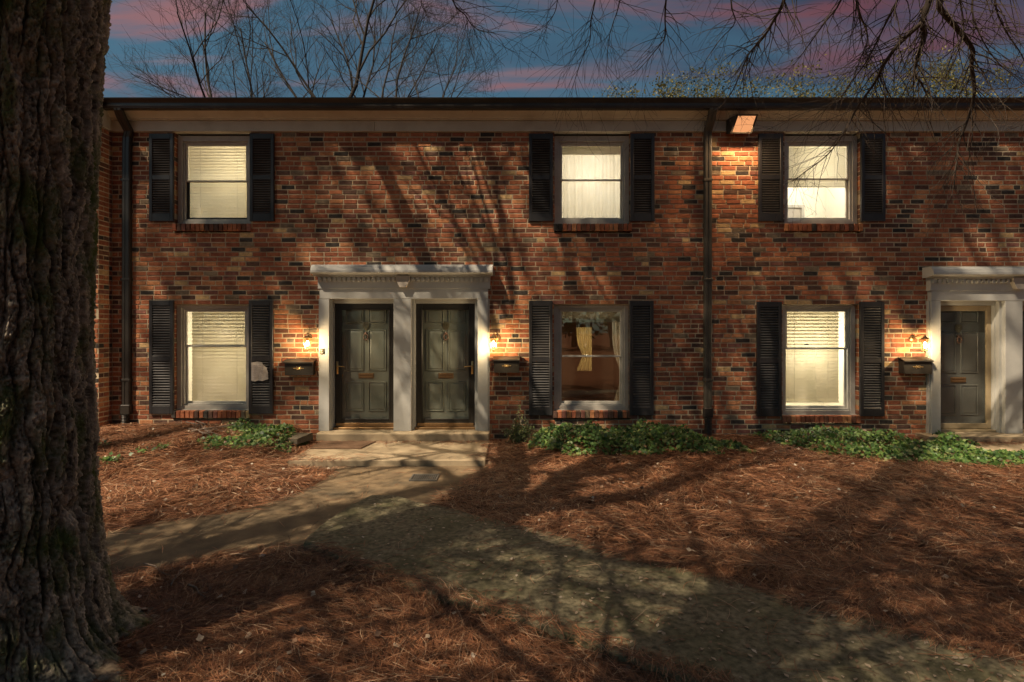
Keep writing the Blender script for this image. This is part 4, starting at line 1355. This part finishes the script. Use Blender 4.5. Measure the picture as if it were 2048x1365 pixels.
dm_ = empty('doormat', (-2.52, -.62, .042), 'thin worn brown doormat lying in front of the left door', 'doormat')
MB().add([(-.40, -.26, .004), (.34, -.26, .004), (.44, .24, .004), (-.40, .24, .004), (-.39, -.25, .016), (.335, -.25, .016), (.43, .23, .016), (-.39, .23, .016)],
         [(4, 5, 6, 7), (0, 1, 5, 4), (1, 2, 6, 5), (2, 3, 7, 6), (3, 0, 4, 7)]).build('coir_pad', M['mat'], dm_)
bz = .13
bk_ = empty('timber_block', (-3.27, -.52, bz), 'dark weathered timber block between the ivy and the door step', 'timber block')
MB().add([(-.15, -.17, -.06), (.10, -.17, -.06), (.20, .20, -.06), (-.10, .20, -.06), (-.145, -.165, .02), (.095, -.165, .02), (.195, .195, .045), (-.095, .195, .045)],
         [(4, 5, 6, 7), (0, 1, 5, 4), (1, 2, 6, 5), (2, 3, 7, 6), (3, 0, 4, 7)]).build('plank', M['timber'], bk_)

# drain grate
gx0, gy0 = G(849, 957, PATHZ)
gr = empty('drain_grate', (gx0, gy0, PATHZ), 'small cast iron drain grate set in the path', 'drain grate')
MB().box(-.155, .155, -.125, .125, .002, .004).build('dark_well_sheet', M['black'], gr)  # flat near-black sheet painted in for the shade below the bars
f = MB(); f.box(-.165, .165, -.14, -.118, .003, .018); f.box(-.165, .165, .118, .14, .003, .018); f.box(-.165, -.145, -.118, .118, .003, .018); f.box(.145, .165, -.118, .118, .003, .018)
f.build('frame', M['iron'], gr)
bm_ = MB().box(-.006, .006, -.118, .118, .004, .016).mesh('bar', M['iron'])
for k in range(11): link('bar', bm_, gr, (-.125 + k * .025, 0, 0))

# fallen sticks
STK = [((372, 872), (440, 893)), ((383, 889), (470, 880)), ((395, 880), (452, 866)), ((405, 892), (482, 873)), ((392, 870), (425, 891)), ((430, 862), (470, 876)), ((378, 884), (420, 894)),
       ((470, 873), (530, 862)), ((287, 1136), (342, 1160)), ((342, 1176), (372, 1150)), ((378, 1178), (412, 1200))]
DESC = ['grey fallen stick slanting across the stick pile', 'dark fallen stick low in the stick pile', 'thin fallen stick on top of the stick pile', 'long fallen stick reaching from the pile into the ivy',
        'short fallen stick steeply crossing the stick pile', 'thin fallen stick at the rear of the stick pile', 'short dark fallen stick at the front of the pile', 'long thin fallen stick lying in the ivy patch',
        'dark fallen stick by the lower edge of the left path', 'forked-looking fallen stick near the left path edge', 'pale fallen stick in the foreground straw']
for (a, b), ds in zip(STK, DESC):
    p = G(*a, .08 if a[1] < 1000 else -.05); q = G(*b, .08 if a[1] < 1000 else -.05)
    o0 = Vector((p[0], p[1], 0)); o0.z = float(gz_fast(np.array([p[0]]), np.array([p[1]]))[0]) + .055
    e = Vector((q[0], q[1], 0)); e.z = float(gz_fast(np.array([q[0]]), np.array([q[1]]))[0]) + rng.uniform(.05, .10)
    d = e - o0; sd = Vector((-d.y, d.x, 0)) * .06
    rr = .011 if a[1] < 1000 else .006
    MBs = MB().tube([(0, 0, 0), d * .3 + sd, d * .65 - sd * .4, d], [rr, rr * .9, rr * .75, rr * .4], 6)
    MBs.tube([d * .55 - sd * .1, d * .75 + sd * 1.5, d * .9 + sd * 2.6], [rr * .5, rr * .4, rr * .2], 5)
    ob = MBs.build('fallen_stick', M['stick'], None, True, o0)
    tag(ob, ds, 'stick', 'fallen sticks on the straw')


# ------------------------------------------------------------------ trees
def grow(p, d, L, r, lvl, rnd, out, up=0.10, wig=.16, nseg=6, kids=(4, 7), ratio=.62, spread=(28, 55), maxl=4, rmin=.0025, droop=0.0, t0=.25, taper=.35, zmin=None):
    """recursive bare branches: out[lvl] collects (points, radii)"""
    pts, rad = [p.copy()], [r]
    d = d.normalized()
    for k in range(nseg):
        d = (d + Vector((rnd.gauss(0, wig), rnd.gauss(0, wig), rnd.gauss(0, wig) + up - droop * (lvl + .3)))).normalized()
        q = pts[-1] + d * (L / nseg)
        if zmin is not None and q.z < zmin(q): d.z = abs(d.z) + .3; d.normalize(); q = pts[-1] + d * (L / nseg)
        pts.append(q)
        rad.append(max(rmin, r * (1 - (1 - taper) * (k + 1) / nseg)))
    out.setdefault(lvl, []).append((pts, rad))
    if lvl >= maxl: return
    n = rnd.randint(*kids)
    for k in range(n):
        t = t0 + (1 - t0) * (k + rnd.random()) / n
        f = t * nseg; i = min(int(f), nseg - 1)
        b = pts[i].lerp(pts[i + 1], f - i)
        ax = (pts[i + 1] - pts[i]).normalized()
        o = ax.orthogonal().normalized(); o.rotate(Matrix.Rotation(rnd.uniform(0, 6.283), 3, ax))
        a = R(rnd.uniform(*spread))
        nd = ax * math.cos(a) + o * math.sin(a)
        grow(b, nd, L * ratio * rnd.uniform(.7, 1.15) * (1.15 - .45 * t), rad[i] * rnd.uniform(.45, .65), lvl + 1, rnd, out, up, wig, max(3, nseg - 1), kids, ratio, spread, maxl, rmin, droop, t0, taper, zmin)


def tubes(polys, sides, mname, m, parent, smooth=True, kind=None):
    mb = MB()
    for pts, rad in polys: mb.tube(pts, rad, sides, cap=False)
    o = mb.build(mname, m, parent, smooth, fixn=False)
    if kind: tag(o, kind=kind)
    return o


def bare_tree(base, specs, label, seed, r0, kids=(4, 6), maxl=3, m=None, group=None, up=.08, leaf=None, lean=(0, 0)):
    rnd = random.Random(seed)
    m = m or M['twig_far']
    root = empty('tree', base, label, 'tree', group)
    B = Vector((0, 0, 0))
    out = {}
    h0 = specs[0][0]
    tp = [B, Vector((lean[0] * .4, lean[1] * .4, h0 * .5)), Vector((lean[0], lean[1], h0))]
    MB().tube([tuple(p) for p in tp], [r0 * 1.3, r0 * 1.05, r0], 10).build('trunk', m, root, True)
    for (h, ax, tilt, L, r) in specs:
        dv = Vector((math.sin(R(tilt)) * math.cos(R(ax)), math.sin(R(tilt)) * math.sin(R(ax)), math.cos(R(tilt))))
        st = tp[2].copy(); st.z = h - .02
        o2 = {}
        grow(st, dv, L, r * .60, 0, rnd, o2, up=up, kids=kids, maxl=maxl, wig=.16, spread=(24, 54), ratio=.58, t0=.22)
        tubes(o2[0], 8, 'limb', m, root)
        for l in range(1, maxl + 1): out.setdefault(l, []).extend(o2.get(l, []))
    tubes(sum((out[l] for l in out if l == 1), []), 5, 'branches', m, root, kind='stuff')
    tubes(sum((out[l] for l in out if l > 1), []), 3, 'twigs', m, root, kind='stuff')
    if leaf:
        n, size, pal, pr, sig = leaf
        tips = [p for l in out if l >= 1 for pts, _ in out[l] for p in pts[1:]]
        r = np.random.default_rng(seed)
        T = np.array([tuple(t) for t in tips])[r.integers(0, len(tips), n)] + r.normal(0, sig, (n, 3))
        tag(leaves(T, size, np.array([0, -.3, .6]), .8, pal, pr, 'foliage', M['springleaf'], KITE, KITEQ, root, seed), kind='stuff')
    return root


BT = 'bare trees rising behind the roof'
yb = 9.0
def at(px, y): return (PX(px, y), y, -.1)
bare_tree(at(545, yb), [(6.2, 175, 45, 6.2, .10), (6.0, 160, 28, 6.3, .10), (6.3, 190, 58, 5.4, .08), (6.1, 150, 12, 5.2, .09)], 'wide bare tree behind the roof, furthest left, leaning away to the left', 101, .16, (6, 9), 3, group=BT)
bare_tree(at(672, yb + 1), [(8.2, 20, 6, 6.4, .14), (7.6, 170, 38, 6.2, .11), (8.0, 185, 22, 5.6, .09), (8.1, 10, 26, 5.0, .085)], 'tallest bare tree behind the roof with a stout upright stem', 102, .17, (6, 9), 3, group=BT)
bare_tree(at(765, yb), [(7.4, 5, 14, 5.0, .08), (7.2, 170, 20, 4.6, .07), (7.5, 30, 34, 4.2, .06)], 'slender bare tree behind the roof between the tallest and the smallest', 103, .11, (6, 9), 3, group=BT)
bare_tree(at(858, yb - 1), [(7.6, 10, 14, 3.0, .05), (7.4, 170, 12, 3.2, .05), (7.6, 20, 32, 2.8, .04)], 'smallest bare tree behind the roof, furthest right of the bare ones', 104, .07, (5, 7), 3, group=BT)
YG = [(.15, .135, .030), (.11, .105, .024), (.20, .17, .04), (.06, .07, .02)]
YP = [.35, .3, .2, .15]
LT = 'yellow-green trees behind the roof'
for (px, hh, sd, lab) in ((1335, 10.9, 201, 'low yellow-green budding tree behind the roof, nearest the middle'), (1440, 11.8, 202, 'yellow-green budding tree rising behind the roof above the floodlight'),
                          (1690, 11.6, 203, 'yellow-green budding tree behind the roof over the upper right window'), (1800, 12.2, 204, 'olive budding tree behind the roof, tallest at the right'), (1890, 11.2, 205, 'small olive budding tree behind the roof, far right')):
    y = 9.5 + (sd % 3) * .8
    k = (hh - 6.6) * .60
    bare_tree(at(px, y), [(6.6, a, t, k * f, .05) for a, t, f in ((0, 14, 1.05), (120, 30, 1.0), (190, 44, 1.1), (350, 42, 1.1), (60, 36, .9), (250, 10, .9), (180, 26, 1.0))], lab, sd, .12, (5, 7), 2, group=LT,
              leaf=(7500, .085, YG, YP, .13), up=.03)

# the big oak at the left edge
oak_rnd = random.Random(5)
OX, OY, OZ = -2.84, -5.9, -.10
oak = empty('oak_tree', (OX, OY, OZ), 'massive dark furrowed tree trunk with moss at the left edge', 'tree')
H_T = 4.5
th = np.concatenate([np.linspace(-2.55, .95, 560, endpoint=False), np.linspace(.95, 2 * np.pi - 2.55, 150, endpoint=False)])
zz = np.concatenate([np.linspace(0, 3.9, 720, endpoint=False), np.linspace(3.9, H_T, 40)])
NT, NZ = len(th), len(zz)
TH, ZH = np.meshgrid(th, zz)
roots = .5 + .5 * np.cos(TH * 5 + 1.1 + np.sin(TH * 2))
Rr = .435 + .02 * np.sin(ZH * 1.3 + 1) + .015 * np.maximum(0, ZH - 1.8) + .15 * np.exp(-ZH / .36) + .28 * np.exp(-ZH / .12) * roots
ux, uy = np.cos(TH) * .435, np.sin(TH) * .435


def voro(u, v, nu, nv_seed):
    """cells on a strip that wraps every nu cells: F1, F2 and the cell's own random number"""
    iu, iv = np.floor(u).astype(np.int64), np.floor(v).astype(np.int64)
    f1 = np.full(u.shape, 9.); f2 = np.full(u.shape, 9.); idn = np.zeros(u.shape)
    for dv in (-1, 0, 1):
        for du in (-1, 0, 1):
            cu, cv = iu + du, iv + dv
            hh = ((np.mod(cu, nu) * 374761393 + cv * 668265263 + nv_seed * 97561) & 0xffffffff)
            hh = ((hh ^ (hh >> 13)) * 1274126177) & 0xffffffff
            hh = ((hh ^ (hh >> 16)) * 2246822519) & 0xffffffff
            hh = hh ^ (hh >> 15)
            px_ = cu + .1 + .8 * (hh & 0x3ff) / 1023.; py_ = cv + .05 + .9 * ((hh >> 10) & 0x3ff) / 1023.
            d_ = np.hypot(u - px_, v - py_)
            n_ = d_ < f1
            f2 = np.where(n_, f1, np.minimum(f2, d_)); f1 = np.where(n_, d_, f1)
            idn = np.where(n_, ((hh >> 20) & 0xfff) / 4095., idn)
    return f1, f2, idn


wob = (vnoise(ux * 7, uy * 7, ZH * 3.0, 3) - .5) * .09 + (vnoise(ux * 18, uy * 18, ZH * 8, 4) - .5) * .035 + (vnoise(ux * 40, uy * 40, ZH * 30, 14) - .5) * .012
wzz = (vnoise(ux * 12, uy * 12, ZH * 6, 5) - .5) * .10 + (vnoise(ux * 40, uy * 40, ZH * 40, 15) - .5) * .02
NU = 40
cu_ = (TH + wob / .435) / (2 * np.pi) * NU
f1, f2, id1 = voro(cu_, (ZH + wzz * 1.6) / .85, NU, 1)
rim = np.clip((f2 - f1) / .34, 0, 1)
fur = 1 - rim ** .75
g1, g2, id2 = voro((TH + wob * 1.4 / .435) / (2 * np.pi) * 88, (ZH + wzz * 1.5) / .060, 88, 2)
rim2 = np.clip((g2 - g1) / .22, 0, 1)
fine = vnoise(ux * 95, uy * 95, ZH * 55, 8) - .5
fine2 = vnoise(ux * 190, uy * 190, ZH * 130, 9) - .5
disp = -.058 * fur ** 1.15 + (1 - fur) * (.010 * (id2 - .5) - .008 * (1 - rim2)) + .016 * fine + .018 * fine2 + .008 * (id1 - .5)
Rr = Rr + disp
cxl = .06 * np.clip((ZH - 1.6) / 2.2, 0, 2) ** 1.2
V = np.stack([cxl + Rr * np.cos(TH), Rr * np.sin(TH), ZH], -1).reshape(-1, 3)
idx = np.arange(NT * NZ).reshape(NZ, NT)
Q = np.stack([idx[:-1], np.roll(idx[:-1], -1, 1), np.roll(idx[1:], -1, 1), idx[1:]], -1).reshape(-1, 4)
tone = .68 + .5 * (id2 - .4) + .25 * (id1 - .5) + .6 * (vnoise(ux * 30, uy * 30, ZH * 3.5, 21) - .5) + .9 * fine + .7 * fine2
tc_ = np.ones((NZ, NT, 4)); tc_[:, :, :3] = np.clip(tone, .15, 1.5)[:, :, None]
link('trunk', arr_mesh('trunk', V, Q, M['oakbark'], tc_.reshape(-1, 4), smooth=False), oak)
# surface root running to the right
ra, rb = np.meshgrid(np.linspace(0, 2 * np.pi, 48, endpoint=False), np.linspace(0, 1, 80))
rcx, rcy = .30 + 1.0 * rb, -.06 - .34 * rb ** 1.5 + .05 * np.sin(rb * 6)
rcz = .03 - .07 * rb
rrad = .15 * (1 - rb) ** .8 + .012 + .018 * (vnoise(rb * 14, np.cos(ra) * 3, np.sin(ra) * 3, 3) - .5) + .03 * (vnoise(rb * 5, np.cos(ra), np.sin(ra), 4) - .5) * (1 - rb)
rv = np.stack([rcx, rcy + rrad * np.cos(ra), rcz + rrad * np.sin(ra) * .8], -1).reshape(-1, 3)
ri = np.arange(48 * 80).reshape(80, 48)
link('root', arr_mesh('root', rv, np.stack([ri[:-1], np.roll(ri[:-1], -1, 1), np.roll(ri[1:], -1, 1), ri[1:]], -1).reshape(-1, 4), M['bark'], smooth=True), oak)
fr_top = lambda q: 2.0 + .60 * max(0, (q.y + OY + CAM_D)) - OZ
out = {}
for (z, az, tilt, L, r) in ((4.35, 40, 24, 7.5, .27), (4.3, -30, 42, 6.0, .20), (4.4, 120, 30, 7.0, .22), (4.35, 215, 38, 6.5, .22), (4.45, 75, 12, 7.5, .24)):
    o2 = {}
    dv = Vector((math.sin(R(tilt)) * math.cos(R(az)), math.sin(R(tilt)) * math.sin(R(az)), math.cos(R(tilt))))
    grow(Vector((.09, 0, z - .1)), dv, L, r, 0, oak_rnd, o2, up=.06, kids=(5, 7), maxl=3, wig=.14, spread=(30, 60), ratio=.6, rmin=.006, zmin=fr_top)
    tubes(o2[0], 8, 'limb', M['bark'], oak)
    for l in o2:
        if l: out.setdefault(l, []).extend(o2[l])
tubes(out[1], 6, 'branches', M['bark'], oak, kind='stuff')
tubes(out[2] + out[3], 3, 'twigs', M['twig'], oak, kind='stuff')

# unseen evergreens and pines added behind the viewpoint, crowns shaped to veil the sun
def evergreen(x, y, h, z0, rad, n, size, label, seed, pal, trunk_r, cat_group):
    rnd = random.Random(seed); r = np.random.default_rng(seed)
    root = empty('added_shade_tree', (x, y, -.1), label, 'tree', cat_group)
    MB().tube([(0, 0, 0), (.04, 0, .6), (.0, .06, h * .5), (.05, 0, h)], [trunk_r * 1.4, trunk_r, trunk_r * .75, .04], 12).build('trunk', M['bark'], root, True)
    P = []; br = []
    nb_ = 60
    for k in range(nb_):
        t = (k + rnd.random()) / nb_
        z = z0 + (h - z0) * t
        L = rad * (1 - t ** 1.6) * rnd.uniform(.6, 1.1) + .4
        a = rnd.uniform(0, 6.283)
        d = Vector((math.cos(a), math.sin(a), rnd.uniform(-.05, .4)))
        e = Vector((0, 0, z)) + d * L
        br.append(([Vector((0, 0, z)), Vector((0, 0, z)) + d * L * .5 + Vector((0, 0, -.1)), e], [.05, .035, .012]))
        m_ = int(n / nb_ * (.4 + 1.2 * L / rad) * (1.75 - 1.4 * t))
        tt = r.random(m_) ** .55 * 1.1
        c = np.array([0, 0, z]) + np.array(d)[None] * (L * tt)[:, None] + r.normal(0, .55, (m_, 3)) * np.array([1, 1, .6])
        P.append(c)
    tubes(br, 5, 'branches', M['bark'], root, kind='stuff')
    tag(leaves(np.concatenate(P), size, np.array([0, 0, 1]), .9, pal, [.5, .3, .2], 'foliage', M['springleaf'], KITE, KITEQ, root, seed), kind='stuff')
    return root


EG = [(.030, .060, .020), (.045, .080, .028), (.020, .042, .016)]
for x, y, h, z0, rad, lab, sd in ((-6.6, -9.9, 11.0, 5.0, 2.9, 'unseen evergreen added behind the viewpoint as shade, furthest left', 301), (-2.9, -10.2, 15.0, 5.4, 3.2, 'unseen evergreen added behind the viewpoint as shade, middle left', 302), (.2, -10.0, 13.0, 5.0, 3.2, 'unseen evergreen added behind the viewpoint as shade, nearest the middle', 303)):
    evergreen(x, y, h, z0, rad, int(2150 * h), .065, lab, sd, EG, .2, 'shading evergreens added behind the viewpoint')
for x, y, lab, sd in ((-15, -10.5, 'tall unseen pine added behind the viewpoint as shade, furthest left', 311), (-9.5, -11.2, 'tall unseen pine added behind the viewpoint as shade, at the left', 312), (-4.0, -10.8, 'tall unseen pine added behind the viewpoint as shade, near the middle', 313)):
    evergreen(x, y, 28.5, 22.4, 3.4, 3000, .28, lab, sd, EG, .24, 'tall shading pines added behind the viewpoint')  # unseen pines, crowns set high to shade the upper wall

# the wood on the far side of the grounds, behind the viewpoint (seen mirrored in the panes)
wr = np.random.default_rng(91); wrd = random.Random(91)
wt = MB(); WP = []
for k in range(46):
    x, y, h = -62 + k * 2.75 + wrd.uniform(-1, 1), -44 + wrd.uniform(-5, 4), wrd.uniform(7, 13)
    wt.tube([(x, y, -.2), (x + wrd.uniform(-.3, .3), y, h * .5), (x, y, h)], [.28, .2, .06], 6)
    n_ = 420
    WP.append(np.stack([wr.normal(x, 1.5, n_), wr.normal(y, 1.4, n_), wr.uniform(.12, 1.0, n_) * h], -1))
wood = leaves(np.concatenate(WP), .75, np.array([0, .4, .8]), .9, EG, [.5, .3, .2], 'woods', M['springleaf'], KITE, KITEQ, None, 92)
tag(wood, 'far wood of dark trees behind the viewpoint, mirrored in the window panes', 'woods', kind='stuff')
wt.build('trunks', M['bark'], wood, True)['kind'] = 'stuff'

# the tree at the right whose branches hang into the picture; its trunk stands outside
TX, TY = 7.0, -4.2
trnd = random.Random(77)
ht = empty('overhanging_tree', (TX, TY, -.1), 'bare tree with dark branches drooping in from the top right before the eaves', 'tree')
O = Vector((TX, TY, -.1))
MB().tube([(0, 0, 0), (.03, 0, .5), (.05, .05, 3), (-.1, .1, 6), (-.3, .1, 8.6)], [.34, .25, .22, .19, .13], 14).build('trunk', M['bark'], ht, True)


def path3(pts, y0, y1):
    n = len(pts)
    return [P3(a, b, y0 + (y1 - y0) * i / (n - 1)) for i, (a, b) in enumerate(pts)]


def smooth_path(P, sub=4):
    res = []
    n = len(P)
    for i in range(n - 1):
        p0, p1, p2, p3 = P[max(i - 1, 0)], P[i], P[i + 1], P[min(i + 2, n - 1)]
        for k in range(sub):
            t = k / sub
            res.append(.5 * ((2 * p1) + (p2 - p0) * t + (2 * p0 - 5 * p1 + 4 * p2 - p3) * t * t + (3 * p1 - p0 - 3 * p2 + p3) * t ** 3))
    res.append(P[-1]); return res


LIMBS = [  # pixels of the bough's course in the photo's frame, distance of its two ends from the wall, radii
    ([(1885, -120), (1858, 0), (1844, 46), (1850, 70), (1838, 108), (1829, 145), (1842, 166), (1858, 200)], -3.2, -2.7, .036, .006, 12.0),
    ([(1844, 46), (1815, 72), (1788, 100), (1765, 135), (1750, 165), (1715, 215), (1690, 262), (1655, 310), (1600, 352), (1588, 366)], -3.1, -1.9, .024, .003, 0),
    ([(1900, -120), (1879, 0), (1890, 30), (1918, 62), (1945, 100), (1943, 130), (1949, 178), (1944, 210), (1930, 255), (1916, 290), (1912, 340), (1902, 400)], -3.3, -2.5, .034, .004, 12.0),
    ([(1600, -130), (1568, 0), (1548, 40), (1527, 75), (1500, 105), (1490, 125), (1465, 182), (1440, 215), (1400, 240)], -3.4, -1.6, .020, .002, 10.5),
    ([(1345, -140), (1332, 0), (1330, 40), (1330, 75), (1312, 100), (1291, 125), (1265, 152)], -3.6, -2.6, .011, .0016, 9.5),
    ([(1720, -120), (1682, 0), (1650, 45), (1614, 95), (1589, 128), (1555, 165)], -3.5, -2.4, .012, .0016, 11.0),
    ([(1700, -110), (1713, 0), (1722, 35), (1730, 54), (1735, 80), (1720, 120), (1700, 170), (1672, 210)], -3.4, -2.2, .014, .002, 11.0),
    ([(1830, -100), (1795, 0), (1770, 50), (1735, 120), (1705, 160), (1670, 205), (1610, 225), (1555, 250), (1530, 262)], -3.2, -1.7, .013, .0016, 11.5),
    ([(1210, -150), (1190, 0), (1182, 40), (1180, 80), (1165, 115), (1150, 160), (1135, 200)], -3.8, -2.8, .008, .0014, 9.0),
    ([(1260, -140), (1240, 0), (1225, 50), (1216, 90), (1212, 165)], -3.8, -3.0, .007, .0014, 9.0),
    ([(1120, -150), (1115, 0), (1100, 40), (1078, 62)], -3.9, -3.2, .006, .0014, 8.8),
    ([(880, -120), (905, 0), (930, 30), (942, 48), (960, 62), (984, 66)], -3.9, -3.5, .008, .0018, 8.5),
    ([(850, -100), (842, 0), (850, 20), (858, 36)], -3.9, -3.6, .005, .0014, 8.5),
    ([(1990, -100), (1945, 0), (1960, 70), (2000, 130), (2048, 160)], -3.3, -3.0, .012, .002, 12.0),
    ([(2120, 120), (2048, 172), (2000, 178), (1949, 182)], -3.3, -3.0, .007, .003, 0),
    ([(1480, -130), (1462, 0), (1470, 45), (1440, 80), (1410, 125), (1400, 160)], -3.5, -2.6, .008, .0014, 10.0),
    ([(2010, -90), (1990, 0), (2010, 60), (2048, 120), (2070, 200), (2040, 260)], -3.2, -2.4, .012, .002, 12.0),
    ([(1905, -90), (1920, 0), (1925, 70), (1880, 120), (1838, 120)], -3.4, -3.0, .010, .003, 12.0),
]
tw = {1: [], 2: []}
for pts, y0, y1, r0, r1, ztr in LIMBS:
    P = path3(pts, y0, y1)
    if ztr:     # back up to the trunk, above the frame
        hub = O + Vector((-.25, .1, 7.0 + (ztr - 8.5) * .5))
        e = P[0]
        P = [hub, hub.lerp(e, .35) + Vector((0, 0, .9)), hub.lerp(e, .75) + Vector((0, 0, .7))] + P
    S = smooth_path(P, 4)
    n = len(S); lead = 12 if ztr else 0
    rad = []
    for i in range(n):
        if i < lead: rad.append(r0 * (1.7 - .7 * i / lead))
        else: rad.append(r0 + (r1 - r0) * (i - lead) / max(1, n - 1 - lead))
    MB().tube([tuple(p - O) for p in S], rad, 7).build('limb', M['twig'], ht, True)
    for i in range(max(1, lead - 2), n - 1):
        k = 2 if trnd.random() < (.7 if r0 > .0115 else .25) else 1
        for _ in range(k):
            ax = (S[i + 1] - S[i]).normalized()
            o_ = ax.orthogonal().normalized(); o_.rotate(Matrix.Rotation(trnd.uniform(0, 6.28), 3, ax))
            a = R(trnd.uniform(25, 65))
            d_ = ax * math.cos(a) + o_ * math.sin(a)
            L = trnd.uniform(.25, .85) * (1 if i > lead else 1.3)
            o2 = {}
            grow(S[i], d_, L, max(.0022, min(.006, rad[i] * .5)), 1, trnd, o2, up=-.05, kids=(2, 4), maxl=2, wig=.16, spread=(22, 50), ratio=.5, rmin=.0013, droop=.03, nseg=5)
            for l in o2: tw[l].extend(o2[l])
sub = lambda L: [([p - O for p in pts], rad) for pts, rad in L]
tubes(sub(tw[1]), 4, 'twigs', M['twig'], ht, kind='stuff')
tubes(sub(tw[2]), 3, 'twigs', M['twig'], ht, kind='stuff')
